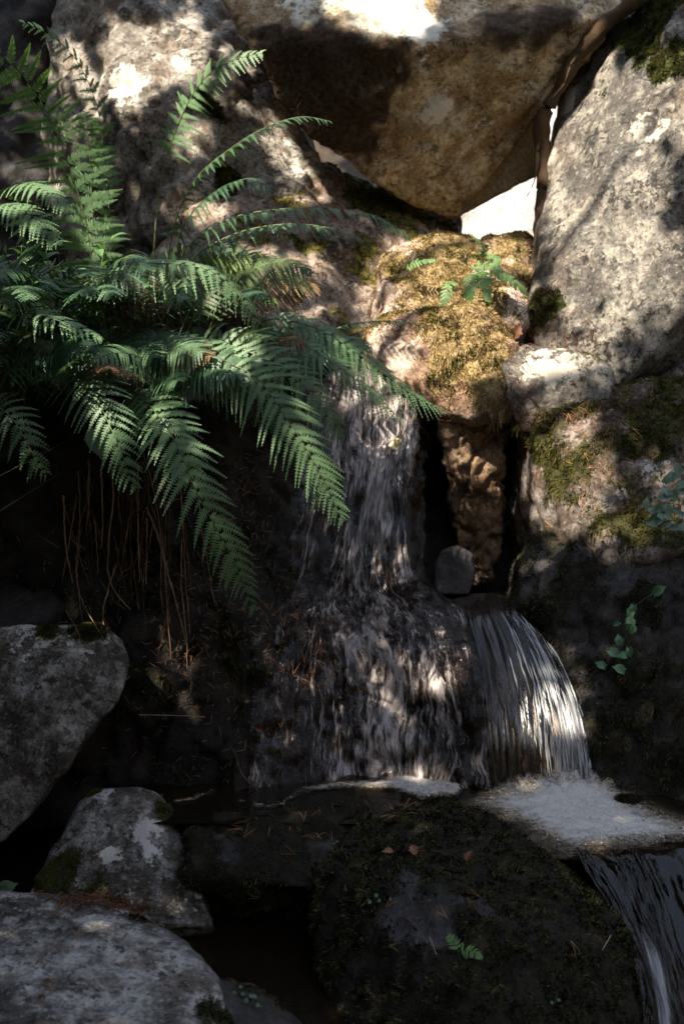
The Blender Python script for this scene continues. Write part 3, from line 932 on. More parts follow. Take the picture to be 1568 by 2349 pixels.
def foam_mat(name):
    m = new_mat(name)
    t = NT(m)
    co = t.n('TexCoord').outputs['Object']
    at = t.n('Attribute', attribute_name='foam', attribute_type='GEOMETRY').outputs['Fac']
    n1 = t.noise(t.n('Mapping', {'Vector': co, 'Scale': (0.6, 1.2, 1)}).outputs[0], 26, 6, 0.65, 0.8)
    vo = t.n('TexVoronoi', {'Vector': co, 'Scale': 95.0}).outputs[0]
    vo2 = t.n('TexVoronoi', {'Vector': co, 'Scale': 210.0}).outputs[0]
    cell = t.math('ADD', t.math('MULTIPLY', vo, 0.5), t.math('MULTIPLY', vo2, 0.5))
    m1 = t.math('ADD', at, t.math('MULTIPLY', t.math('SUBTRACT', n1, 0.5), 0.75))
    m1 = t.math('ADD', m1, t.math('MULTIPLY', t.math('SUBTRACT', 0.35, cell), 0.5))
    mask = t.math('MULTIPLY', t.ramp(m1, 0.12, 0.72), 0.88)
    c = t.mix(t.ramp(m1, 0.4, 1.0), rgb(0.22, 0.18, 0.13), rgb(0.56, 0.545, 0.52))
    bp = t.n('Bump', {'Strength': 0.45, 'Distance': 0.006, 'Height': t.math('SUBTRACT', n1, t.math('MULTIPLY', cell, 1.4))}).outputs[0]
    df = t.n('BsdfPrincipled', {'Base Color': c, 'Roughness': 0.3, 'Normal': bp, 'Specular IOR Level': 0.6}).outputs[0]
    t.out(t.n('MixShader', {0: mask, 1: t.n('BsdfTransparent').outputs[0], 2: df}).outputs[0])
    return m


M_film = film_mat('running_water_film', veil=0.85, veil_col=(0.42, 0.36, 0.34), lo=0.52, hi=0.70, su=66, sv=11, bump=0.7, ior=1.36, rough=.05, tint=(.62, .52, .45))
M_fall = film_mat('falling_white_water', veil=0.62, veil_col=(0.42, 0.43, 0.44), lo=0.50, hi=0.70, su=36, sv=4.0, bump=0.35, rough=.22, cw=.75)
M_rope = new_mat('broken_water')
_t = NT(M_rope)
_t.out(_t.n('MixShader', {0: .45, 1: _t.n('BsdfTransparent').outputs[0], 2: _t.n('BsdfPrincipled', {'Base Color': rgb(.55, .57, .58), 'Roughness': .15}).outputs[0]}).outputs[0])
M_chute = film_mat('rushing_water', veil=0.8, veil_col=(0.45, 0.47, 0.5), lo=0.53, hi=0.72, su=26, sv=3, bump=0.35, ior=1.33, tint=(.5, .42, .36), rough=.06, cw=.6)
M_pool = pool_mat('dark_pool_water')
M_foam = foam_mat('stream_foam')


def water_grid(name, g, mat, foam, kind='structure', parent=None, w=None):
    nv, nu, _ = g.shape
    lu = np.linalg.norm(np.diff(g[nv // 2], axis=0), axis=1).sum()
    lv = np.linalg.norm(np.diff(g[:, nu // 2], axis=0), axis=1).sum()
    U, V = np.meshgrid(np.linspace(0, lu, nu), np.linspace(0, lv, nv))
    o = mesh_np(name, g.reshape(-1, 3), grid_quads(nv, nu), mat, parent, uv=np.stack([U.ravel(), V.ravel()], 1), attrs={'foam': np.clip(foam, 0, 1).ravel()})
    return tag(o, kind=kind)


def build_waters():
    nu, nv = 150, 240
    g, n = slab_surface(nu, nv)
    U, V = np.meshgrid(np.linspace(0, 1, nu), np.linspace(0, 1, nv))
    st = 0.004 * fbm(np.stack([U.ravel() * 45, V.ravel() * 9, 0 * U.ravel()], 1), 1.0, 3, 51).reshape(nv, nu, 1)
    g = g + n * (0.012 + 1.4 * st)
    # it leaves the left rim of the rock bare, more so lower down
    u0 = 0.03 + 0.05 * np.sin(V * 5) + 0.10 * V
    foam = 0.42 + 0.14 * np.exp(-((V - .12) / .16) ** 2) - 0.9 * np.clip((u0 - U) / .12, 0, 1) - .6 * np.clip((U - .80) / .1, 0, 1) + 0.24 * np.exp(-((U - .52) / .24) ** 2)
    o = water_grid('waterfall_water', g[:, 8:], M_film, foam[:, 8:])
    tag(o, 'thin sheet of water sliding down the black rock face')
    # the white falling water, two sheets one behind the other
    rows = [[(1070, 1376, .60), (1120, 1362, .61), (1160, 1362, .61), (1195, 1376, .60)],
            [(1072, 1415, .46), (1125, 1404, .49), (1170, 1406, .49), (1215, 1425, .50)],
            [(1095, 1500, .33), (1155, 1484, .36), (1215, 1486, .37), (1272, 1505, .37)],
            [(1112, 1600, .21), (1180, 1590, .235), (1255, 1592, .25), (1318, 1605, .26)],
            [(1122, 1700, .13), (1195, 1698, .15), (1275, 1700, .16), (1345, 1708, .17)],
            [(1130, 1800, .09), (1200, 1808, .10), (1285, 1812, .11), (1356, 1800, .12)],
            [(1130, 1835, .08), (1200, 1845, .09), (1285, 1850, .10), (1358, 1835, .11)]]
    nu, nv = 70, 120
    par = None
    for k, off in ((0, 0.0), (1, 0.028)):
        g = patch(rows, nu, nv)
        n = gnorm(g)
        U, V = np.meshgrid(np.linspace(0, 1, nu), np.linspace(0, 1, nv))
        p = np.stack([U.ravel() * 14, V.ravel() * 1.6, 0 * U.ravel() + k * 7], 1)
        d = 0.022 * fbm(p * np.array([.45, .6, 1]), 1.0, 2, 52) + 0.012 * fbm(p, 1.0, 3, 53) + 0.006 * fbm(p * np.array([3.1, 1.7, 1]), 1.0, 2, 54)
        g = g + n * (d.reshape(nv, nu, 1) - off)
        foam = 0.04 + 0.66 * np.clip((U - .42) / .25, 0, 1) * np.clip((V - .25) / .3, 0, 1) + .42 * fbm(np.stack([U.ravel() * 5, V.ravel() * 1.1, 0 * U.ravel() + 3 * k], 1), 1.0, 3, 55).reshape(nv, nu) + .3 * np.clip((V - .8) / .2, 0, 1) - .25 * np.clip((U - .93) / .07, 0, 1)
        o = water_grid('falling_water' if k == 0 else 'rear_sheet', g, M_fall, foam, 'structure' if k == 0 else None, par)
        if k == 0:
            par = tag(o, 'white water dropping from the black lip into the foam')
            ropes = Acc()
            rg = np.random.default_rng(63)
            for i in range(170):
                u = np.clip(rg.normal(.72, .15), .2, .985)
                v0 = rg.uniform(.12, .95) ** .8
                ln = rg.uniform(.05, .22)
                vs = np.clip(np.linspace(v0, v0 + ln, 9), 0, 1) * (nv - 1)
                us = np.clip(u + np.cumsum(rg.normal(size=9) * .004) + .01 * np.sin(v0 * 9 + u * 20), 0, .99) * (nu - 1)
                a0, b0 = np.floor(vs).astype(int).clip(0, nv - 2), np.floor(us).astype(int).clip(0, nu - 2)
                fv, fu = (vs - a0)[:, None], (us - b0)[:, None]
                pt = (g[a0, b0] * (1 - fv) * (1 - fu) + g[a0 + 1, b0] * fv * (1 - fu) + g[a0, b0 + 1] * (1 - fv) * fu + g[a0 + 1, b0 + 1] * fv * fu)
                pt = pt + n[a0, b0] * rg.uniform(.001, .010)
                prof = np.sin(np.linspace(.12, np.pi - .12, 9))
                ropes.add(*tube_np(pt, rg.uniform(.0008, .0030) * prof * (1 + .25 * rg.normal(size=9)).clip(.4, 1.6), 5))
            ropes.build('water_rope', M_rope, par)
    rows = [[(1320, 1950, -.30), (1400, 1962, -.315), (1480, 1958, -.305), (1640, 1935, -.27)],
            [(1345, 2000, -.365), (1430, 2005, -.365), (1500, 2003, -.36), (1650, 1990, -.34)],
            [(1398, 2080, -.465), (1460, 2085, -.455), (1530, 2085, -.45), (1660, 2080, -.43)],
            [(1445, 2190, -.59), (1500, 2195, -.57), (1560, 2195, -.565), (1680, 2190, -.55)],
            [(1470, 2320, -.71), (1530, 2325, -.69), (1590, 2325, -.68), (1700, 2320, -.67)],
            [(1480, 2470, -.82), (1545, 2475, -.80), (1610, 2475, -.79), (1720, 2470, -.78)]]
    nu, nv = 70, 120
    g = patch(rows, nu, nv)
    n = gnorm(g)
    U, V = np.meshgrid(np.linspace(0, 1, nu), np.linspace(0, 1, nv))
    p = np.stack([U.ravel() * 9, V.ravel() * 2.2, 0 * U.ravel()], 1)
    d = 0.016 * fbm(p, 1.0, 3, 57) + .006 * fbm(p * np.array([2.7, 2., 1]), 1., 2, 58)
    g = g + n * d.reshape(nv, nu, 1)
    foam = 0.08 + .75 * np.clip((V - .3) / .3, 0, 1) * np.exp(-((U - .33) / .16) ** 2) + .35 * np.exp(-((V - .12) / .1) ** 2) * np.exp(-((U - .55) / .25) ** 2)
    tag(water_grid('stream_water', g, M_chute, foam), 'dark water running off past the mossy boulder at the right')
    # standing water: upper pool behind the mossy boulder, lower pool in front
    def sheet(name, xs, ys, z, clip, label):
        X, Y = np.meshgrid(xs, ys)
        v = np.stack([X.ravel(), Y.ravel(), np.full(X.size, z)], 1)
        v[:, 2] += .0025 * fbm(v, .08, 2, 61)
        q = grid_quads(len(ys), len(xs))[:, ::-1]
        c = v[q].mean(1)
        q = q[clip(c[:, 0], c[:, 1])]
        used = np.unique(q)
        mp = np.zeros(len(v), int)
        mp[used] = np.arange(len(used))
        o = mesh_np(name, v[used], mp[q], M_pool)
        return tag(o, label, kind='structure')
    dam = lambda x: -.12 - .20 * np.clip((x - .1) / .4, 0, 1)
    sheet('pool_water', np.arange(-.52, 1.3, .02), np.arange(-.36, .7, .02), 0.0, lambda x, y: y > dam(x), 'dark upper pool under the waterfall')
    sheet('lower_pool_water', np.arange(-1.5, .7, .02), np.arange(-1.8, .25, .02), -.215, lambda x, y: x < .62, 'black lower pool among the front boulders')


build_waters()


def build_foam():
    polys = [([(1060, 1852), (1120, 1818), (1160, 1802), (1230, 1790), (1330, 1775), (1400, 1788), (1440, 1820), (1500, 1852), (1600, 1890), (1590, 1945), (1440, 1965), (1372, 1974),
               (1310, 1975), (1255, 1950), (1200, 1908), (1130, 1872)], 40, 1.0),
             ([(690, 1810), (760, 1798), (880, 1788), (930, 1776), (990, 1788), (1070, 1798), (1050, 1832), (960, 1838), (900, 1815), (780, 1812), (700, 1820)], 9, .85),
             ([(605, 1850), (640, 1846), (690, 1812), (720, 1802), (725, 1810), (690, 1822), (650, 1852), (612, 1858)], 5, .7),
             ([(396, 1838), (440, 1834), (492, 1812), (490, 1822), (440, 1842), (398, 1846)], 5, .8),
             ([(545, 1838), (562, 1836), (566, 1843), (548, 1845)], 4, .8), ([(580, 1846), (604, 1846), (606, 1856), (584, 1856)], 4, .7)]
    xs, ys = np.arange(-.5, .95, .007), np.arange(-.36, .26, .007)
    X, Y = np.meshgrid(xs, ys)
    v = np.stack([X.ravel(), Y.ravel(), 0 * X.ravel()], 1)
    px, py = to_pix(v)
    wob = fbm(v, .06, 3, 71) * 10
    f = np.zeros(len(v))
    for poly, soft, s in polys:
        ins = in_poly(px + wob, py + wob * .5, poly)
        d = np.full(len(v), 1e9)
        n = len(poly)
        for i in range(n):
            a, b = np.array(poly[i], float), np.array(poly[(i + 1) % n], float)
            q = np.stack([px, py * 1.0], 1)
            t = np.clip(((q - a) @ (b - a)) / ((b - a) @ (b - a)), 0, 1)
            d = np.minimum(d, np.linalg.norm(q - (a + t[:, None] * (b - a)), axis=1))
        sd = np.where(ins, d, -d)
        f = np.maximum(f, s * np.clip(.35 + sd / soft * .5, 0, 1))
    for cx, cy, rx, ry in ((1440, 1838, 30, 10), (1100, 1802, 50, 8)):       # dark eyes of open water
        f -= .9 * np.clip(1.4 - np.hypot((px - cx) / rx, (py - cy) / ry), 0, 1)
    edge = np.clip((1880 - py) / 60, 0, 1)
    f = np.clip(f - .22 * np.clip((py - 1900) / 60, 0, 1), 0, 1)
    splash = np.exp(-((px - 1270) / 130) ** 2 - ((py - 1800) / 22) ** 2)
    v[:, 2] = .003 + f * (.008 + .006 * fbm(v, .014, 2, 77) + .009 * np.clip(fbm(v, .035, 3, 73), -.6, 1)) + .05 * splash * np.clip(.6 + fbm(v, .03, 3, 74), 0, 1.4)
    q = grid_quads(len(ys), len(xs))[:, ::-1]
    q = q[f[q].max(1) > .02]
    used = np.unique(q)
    mp = np.zeros(len(v), int)
    mp[used] = np.arange(len(used))
    # bubbles standing proud of the foam
    ac = Acc()
    bm = bmesh.new()
    bmesh.ops.create_icosphere(bm, subdivisions=2, radius=1)
    bv = np.array([x.co for x in bm.verts])
    bf = np.array([[a.index for a in fc.verts] for fc in bm.faces])
    bm.free()
    cand = np.nonzero(f > .55)[0]
    for i in RNG.choice(cand, 380):
        r = RNG.uniform(.0012, .0042) * RNG.uniform(.6, 1.0)
        ac.add(bv * r * np.array([1, 1, .7]) + v[i] + np.array([RNG.normal() * .003, RNG.normal() * .003, -r * .25]), t=bf)
    nv0 = len(used)
    V = np.concatenate([v[used]] + ac.v)
    F = np.concatenate([f[used], np.full(len(V) - nv0, 1.0)])
    T = np.concatenate(ac.t) + nv0
    o = mesh_np('foam', V, [mp[q], T], M_foam, attrs={'foam': F})
    tag(o, 'white foam spreading over the pool below the falls', 'foam', kind='stuff')
    # flying drops beside the white water
    dr = Acc()
    for k in range(70):
        c = P(RNG.normal(1180, 60), RNG.uniform(1560, 1830), RNG.uniform(.0, .16)) if RNG.random() < .6 else P(RNG.normal(1370, 40), RNG.uniform(1740, 1850), RNG.uniform(.0, .1))
        r = RNG.uniform(.0008, .0026)
        dr.add(bv * r * np.array([1, 1, 1.6]) + np.array(c), t=bf)
    tag(dr.build('water_drops', M_foam), 'drops of spray flying off the white water', 'spray', kind='stuff')


build_foam()

# ---------------------------------------------------------------- ferns
M_fern = leaf_mat('fern_green', (0.028, 0.076, 0.034), (0.128, 0.218, 0.108), transl=0.28, rough=0.5)
M_fern_sunlit = leaf_mat('fern_sunlit_green', (0.09, 0.15, 0.05), (0.17, 0.25, 0.09), transl=0.45, rough=0.5)  # sunlight on two fronds put into a brighter, yellower leaf colour
M_rachis = plain_mat('fern_stalk', (0.06, 0.09, 0.03), (0.13, 0.15, 0.06), scale=20, rough=0.5)
M_dry = plain_mat('dry_stem', (0.07, 0.035, 0.018), (0.30, 0.19, 0.11), scale=25, rough=0.7)
M_needle = plain_mat('dry_needle', (0.22, 0.09, 0.03), (0.42, 0.22, 0.09), scale=40, rough=0.5)
M_litter = plain_mat('old_needle_litter', (0.10, 0.045, 0.022), (0.26, 0.15, 0.09), scale=60, rough=0.7)
M_brownleaf = plain_mat('dead_leaf', (0.12, 0.05, 0.025), (0.26, 0.13, 0.07), scale=60, rough=0.6, transl=0.15)
M_yellowleaf = plain_mat('yellow_leaf', (0.45, 0.38, 0.16), (0.6, 0.52, 0.25), scale=60, rough=0.5, transl=0.15)
FERN_TRIS = [0]


def frond_mesh(ctrl, width, hint, npairs=26, start=0.2, base_w=0.6, droop=0.15, fwd=(78, 48), simple=False, rad=0.0017, tone=0.5, curl=0.0, rng=None, dens=0.0054):
    """A divided frond along a stalk curve: stalk tube, and on both sides pinnae cut into toothed lobes."""
    rng = rng or RNG
    c = cr(np.array([list(p) for p in ctrl]), 90)
    seg = np.linalg.norm(np.diff(c, axis=0), axis=1)
    s = np.concatenate([[0], np.cumsum(seg)])
    total = s[-1]
    s /= total
    T = unit(np.gradient(c, axis=0))
    hint = np.asarray(hint, float)
    S = unit(np.cross(T, hint))
    N = np.cross(S, T)
    u = (np.arange(npairs) + .5) / npairs
    tpos = start + (1 - start) * (1 - (1 - u) ** 1.3)
    tpos = np.repeat(tpos, 2)
    u2 = np.repeat(u, 2)
    side = np.tile([1.0, -1.0], npairs)
    tpos = np.clip(tpos + side * .25 * (1 - start) / npairs + rng.normal(size=2 * npairs) * .15 / npairs, 0, .998)
    ip = lambda A: np.stack([np.interp(tpos, s, A[:, k]) for k in range(3)], 1)
    p0, t0, s0, n0 = ip(c), unit(ip(T)), unit(ip(S)), unit(ip(N))
    shape = np.minimum(1, base_w + (1 - base_w) * u2 / .28) * np.clip(1 - u2, 0, 1) ** .72 / (.72 ** .72) * np.where(u2 < .28, 1.0, 1.0)
    shape = np.minimum(shape, 1.0)
    L = width * shape * rng.uniform(.86, 1.06, 2 * npairs) * np.where(rng.random(2 * npairs) < .04, rng.uniform(.3, .7, 2 * npairs), 1) + .004
    d_j = rng.normal(size=(2 * npairs, 1)) * .05
    ang = np.radians(fwd[0] + (fwd[1] - fwd[0]) * u2 + rng.normal(size=2 * npairs) * 4)
    d = np.cos(ang)[:, None] * t0 + np.sin(ang)[:, None] * side[:, None] * s0
    lift = rng.normal(size=(2 * npairs, 1)) * .10
    down = np.array([0, 0, -1.0])

    def pin(sv):      # sv (k,) -> (2n,k,3)
        sv = sv[None, :, None]
        return p0[:, None] + L[:, None, None] * (sv * d[:, None] + sv ** 2 * (.16 * t0[:, None] + droop * down + (curl + lift[:, None]) * n0[:, None]))

    ac = Acc()
    rr = np.interp(np.linspace(0, 1, 45), [0, start, 1], [rad * 1.15, rad, rad * .3])
    ac.add(*tube_np(c[::2], rr, 5), tone=tone, mat=1)
    sp = (1 - start) * total / npairs
    tn = np.clip(tone + rng.normal(size=2 * npairs) * .10, 0, 1)
    if simple:
        k = 7
        sv = np.linspace(0, 1, k)
        C = pin(sv)
        ct = unit(np.gradient(C, axis=1))
        sd = unit(np.cross(n0[:, None] + 0 * ct, ct))
        wv = sp * .42 * np.array([.7, 1, 1, .95, .8, .55, .05])[None, :, None]
        a, b = C + sd * wv, C - sd * wv
        v = np.stack([a, C + n0[:, None] * .0006, b], 2)
        n2 = 2 * npairs
        idx = np.arange(n2 * k * 3).reshape(n2, k, 3)
        q = np.stack([idx[:, :-1, :-1], idx[:, :-1, 1:], idx[:, 1:, 1:], idx[:, 1:, :-1]], -1).reshape(-1, 4)
        ac.add(v.reshape(-1, 3), q, tone=np.repeat(tn, k * 3))
        return ac
    # midrib strip of every pinna
    k = 6
    C = pin(np.linspace(0, .97, k))
    ct = unit(np.gradient(C, axis=1))
    sd = unit(np.cross(n0[:, None] + 0 * ct, ct))
    wv = (.0009 * np.linspace(1, .5, k))[None, :, None] + .035 * L[:, None, None] * np.linspace(1, .1, k)[None, :, None]
    v = np.stack([C + sd * wv, C - sd * wv], 2)
    idx = np.arange(2 * npairs * k * 2).reshape(2 * npairs, k, 2)
    q = np.stack([idx[:, :-1, 0], idx[:, :-1, 1], idx[:, 1:, 1], idx[:, 1:, 0]], -1).reshape(-1, 4)
    ac.add(v.reshape(-1, 3), q, tone=np.repeat(tn, k * 2))
    # lobes
    m = np.clip((L / dens).astype(int), 4, 26)
    M = int(m.max())
    j = np.arange(M)[None, :]
    ok = j < m[:, None]
    sv = (j + .6) / m[:, None]
    sv = np.clip(np.where(ok, sv, .5), 0, .985)
    L3, S3 = L[:, None, None], sv[..., None]
    base = p0[:, None] + L3 * (S3 * d[:, None] + S3 ** 2 * (.16 * t0[:, None] + droop * down + (curl + lift[:, None]) * n0[:, None]))
    tan = unit(d[:, None] + 2 * S3 * (.16 * t0[:, None] + droop * down + (curl + lift[:, None]) * n0[:, None]))
    ps = unit(np.cross(n0[:, None] + 0 * tan, tan))
    pn = np.cross(tan, ps)
    lob = np.minimum(.24 * L, sp * .56)[:, None] * np.clip(1 - sv, 0, 1) ** .85 * np.minimum(1, .8 + sv * 1.6) + .0012
    pw = (L / m)[:, None] * .40
    for sg in (1.0, -1.0):
        la = np.radians(66) + rng.normal(size=sv.shape) * .08
        dirv = np.cos(la)[..., None] * tan + np.sin(la)[..., None] * sg * ps
        up = pn * (rng.normal(size=sv.shape) * .10 - .06)[..., None]
        l3 = (lob * rng.uniform(.9, 1.1, sv.shape))[..., None]
        w3 = pw[..., None] * tan
        b0, b1 = base - w3, base + w3
        m0 = base + l3 * (.62 * dirv + .5 * up) - w3 * .92
        m1 = base + l3 * (.60 * dirv + .5 * up) + w3 * .80
        tp = base + l3 * (dirv + up) + w3 * .25
        v = np.stack([b0, b1, m1, tp, m0], 2)[ok]
        nn = len(v)
        i5 = np.arange(nn * 5).reshape(nn, 5)
        tone_l = np.repeat((np.repeat(tn[:, None], M, 1)[ok] + rng.normal(size=nn) * .05), 5)
        ac.add(v.reshape(-1, 3), i5[:, [0, 1, 2, 4]], i5[:, [2, 3, 4]], tone=np.clip(tone_l, 0, 1))
    return ac


M_fern_yellow = leaf_mat('fern_yellowish_green', (0.04, 0.07, 0.022), (0.14, 0.20, 0.075), transl=0.32, rough=0.5)
M_fern_deep = leaf_mat('fern_deep_green', (0.022, 0.066, 0.030), (0.10, 0.19, 0.088), transl=0.28, rough=0.45)
M_fern_dead = leaf_mat('fern_dead_brown', (0.05, 0.028, 0.012), (0.20, 0.12, 0.06), transl=0.2, rough=0.8)


def add_frond(fern, ctrl, width, hint=None, mat=None, **kw):
    pts = [P(*c) if len(c) == 3 and abs(c[0]) > 3 else Vector(c) for c in ctrl]
    if hint is None:
        hint = (0, -.8, .6)
    ac = frond_mesh(pts, width, hint, **kw)
    o = ac.build('frond', [mat or M_fern, M_rachis], fern, smooth=False)
    FERN_TRIS[0] += len(o.data.polygons)
    return o


def arch(base, az, length, rise, reach, k=6):
    """A frond stalk rising from BASE, leaning out along azimuth AZ and drooping at its tip."""
    base = np.array(base)
    out = np.array([math.cos(az), math.sin(az), 0])
    t = np.linspace(0, 1, k)[:, None]
    return base + length * (out * reach * t ** 1.25 + np.array([0, 0, 1.]) * rise * (t - .62 * t ** 2.4))


CAMDIR = (0, -.9, .45)
fern_a = empty('fern', P(300, 905, .30), 'large fern hanging forward over the dark bank, its long fronds reaching the waterfall', 'fern', 'ferns on the bank')
fern_b = empty('fern', P(120, 800, .42), 'tall fern at the left edge with two upright fronds against the black corner', 'fern', 'ferns on the bank')
fern_c = empty('fern', P(380, 730, .62), 'fern at the back with thin dark fronds spreading in front of the pale boulder', 'fern', 'ferns on the bank')
fern_d = empty('fern', P(-60, 960, .22), 'fern cut by the left edge, its fronds drooping above the grey boulder', 'fern', 'ferns on the bank')
fern_e = empty('fern', P(560, 850, .52), 'fern beside the top of the waterfall with one sunlit yellow-green frond', 'fern', 'ferns on the bank')

# the fronds that show singly
HF = (0, -.85, .5)
add_frond(fern_a, [(300, 890, .28), (330, 915, .12), (395, 1000, -.06), (452, 1130, -.13), (530, 1275, -.12), (584, 1402, -.06)], .105, HF, npairs=28, start=.12, tone=.95, droop=.22, fwd=(72, 42), dens=.0056)
add_frond(fern_a, [(285, 900, .28), (320, 900, .16), (380, 960, .05), (430, 1060, .0), (450, 1120, .0)], .10, HF, npairs=20, start=.10, tone=.7, droop=.3)
add_frond(fern_a, [(270, 890, .28), (180, 850, .14), (205, 880, .02), (240, 950, -.05), (275, 1030, -.08), (309, 1118, -.08)], .098, HF, npairs=24, start=.18, tone=.72, droop=.28, base_w=.9, fwd=(80, 45))
add_frond(fern_a, [(330, 880, .30), (470, 830, .18), (580, 860, .10), (650, 950, .04), (720, 1060, .02), (786, 1195, .05)], .112, HF, npairs=30, start=.22, tone=.8, droop=.26, fwd=(74, 42))
add_frond(fern_a, [(330, 860, .32), (480, 790, .22), (600, 820, .16), (690, 880, .14), (750, 950, .14), (785, 1000, .16)], .095, HF, npairs=26, start=.2, tone=.62, droop=.3)
add_frond(fern_e, [(545, 850, .50), (600, 740, .44), (700, 745, .40), (790, 790, .40), (870, 850, .42), (960, 915, .46), (1022, 942, .50)], .095, (0, -.6, .8), npairs=32, start=.15, tone=.75, droop=.42)
add_frond(fern_e, [(545, 850, .52), (620, 770, .40), (710, 800, .34), (800, 860, .34), (880, 930, .38), (925, 965, .42)], .085, (0, -.6, .8), npairs=28, start=.2, tone=.6, droop=.42)
add_frond(fern_a, [(300, 890, .30), (400, 810, .20), (500, 820, .14), (590, 880, .12), (640, 930, .14), (670, 985, .16)], .10, HF, npairs=24, start=.25, tone=.5, droop=.5)
add_frond(fern_c, [(290, 760, .48), (215, 660, .30), (300, 612, .22), (400, 605, .18), (490, 625, .16), (550, 680, .16), (592, 745, .16)], .095, (0, -.55, .85), npairs=28, start=.12, tone=.9, droop=.55, fwd=(85, 55))
add_frond(fern_e, [(500, 800, .55), (500, 640, .52), (530, 590, .50), (600, 605, .48), (660, 635, .48), (716, 664, .48)], .075, (.1, -.7, .7), M_fern_sunlit, npairs=24, start=.28, tone=.95, droop=.2)
add_frond(fern_e, [(500, 800, .56), (480, 650, .54), (500, 585, .53), (545, 620, .52), (600, 675, .52), (640, 700, .52)], .065, (.1, -.7, .7), M_fern_sunlit, npairs=20, start=.3, tone=.75, droop=.25)
add_frond(fern_d, [(-60, 950, .20), (-30, 930, .06), (20, 950, -.02), (60, 1010, -.05), (85, 1060, -.05), (106, 1090, -.04)], .085, HF, npairs=18, start=.15, tone=.45, droop=.3)
add_frond(fern_d, [(-60, 960, .20), (-40, 960, .02), (0, 1000, -.10), (20, 1080, -.14), (22, 1160, -.14), (-2, 1246, -.14)], .10, HF, npairs=24, start=.1, tone=.8, droop=.28)
add_frond(fern_b, [(215, 740, .45), (212, 640, .42), (200, 520, .40), (165, 400, .38), (115, 270, .34), (45, 165, .28), (-40, 105, .22), (-120, 80, .16)], .135, (-.2, -.9, .35), npairs=25, start=.18, tone=.95, droop=.28, fwd=(84, 60))
add_frond(fern_b, [(235, 740, .52), (252, 600, .54), (250, 480, .54), (238, 360, .54), (222, 240, .50), (170, 130, .44), (105, 75, .38), (48, 50, .34)], .075, (.75, -.5, .2), npairs=28, start=.18, tone=.5, droop=.35)
add_frond(fern_b, [(225, 740, .50), (216, 600, .52), (212, 470, .52), (205, 350, .50), (200, 280, .46), (190, 255, .42)], .095, (-.1, -.95, .2), npairs=17, start=.2, tone=.7, droop=.25, fwd=(84, 62))
add_frond(fern_c, [(350, 720, .62), (355, 540, .64), (372, 400, .64), (420, 260, .62), (470, 180, .58), (530, 140, .54), (604, 121, .50)], .078, (-.35, -.8, .45), npairs=24, start=.5, tone=.8, droop=.35, rad=.0022, base_w=.8)
add_frond(fern_c, [(370, 720, .60), (400, 520, .58), (450, 410, .55), (530, 340, .52), (610, 292, .50), (690, 268, .48), (760, 279, .46)], .07, (.1, -.2, .97), npairs=30, start=.25, tone=.3, droop=.5)
add_frond(fern_c, [(370, 730, .58), (420, 580, .52), (520, 505, .48), (640, 480, .44), (760, 478, .42), (860, 495, .40), (940, 545, .38)], .08, (.1, -.25, .96), npairs=34, start=.25, tone=.35, droop=.5)
add_frond(fern_c, [(380, 730, .60), (440, 600, .56), (530, 540, .54), (640, 515, .52), (740, 520, .50), (832, 550, .48)], .07, (.1, -.3, .95), npairs=30, start=.25, tone=.25, droop=.5)
add_frond(fern_c, [(370, 730, .56), (400, 580, .50), (440, 490, .46), (510, 430, .42), (580, 410, .38), (620, 440, .36)], .085, (0, -.4, .9), npairs=26, start=.25, tone=.25, droop=.5)
add_frond(fern_b, [(90, 780, .40), (60, 560, .28), (30, 440, .22), (60, 420, .16), (110, 440, .10), (150, 480, .06)], .085, (0, -.4, .9), npairs=24, start=.4, tone=1.0, droop=.3)
add_frond(fern_b, [(90, 780, .40), (20, 600, .30), (-30, 500, .22), (10, 470, .12), (80, 500, .06), (130, 560, .02)], .09, (0, -.5, .85), npairs=24, start=.35, tone=.75, droop=.35)
add_frond(fern_a, [(230, 880, .28), (120, 760, .12), (40, 722, .04), (90, 722, -.02), (160, 745, -.05), (232, 776, -.06)], .06, (0, -.5, .85), npairs=24, start=.45, tone=.7, droop=.35)
add_frond(fern_e, [(640, 860, .6), (760, 760, .62), (850, 738, .62), (920, 738, .62), (985, 752, .62)], .05, (0, -.15, 1), npairs=26, start=.25, tone=.3, droop=.25, fwd=(80, 60))
add_frond(fern_e, [(560, 850, .5), (640, 760, .42), (720, 760, .40), (800, 810, .40), (850, 850, .42)], .075, (0, -.5, .85), npairs=24, start=.25, tone=.35, droop=.5)

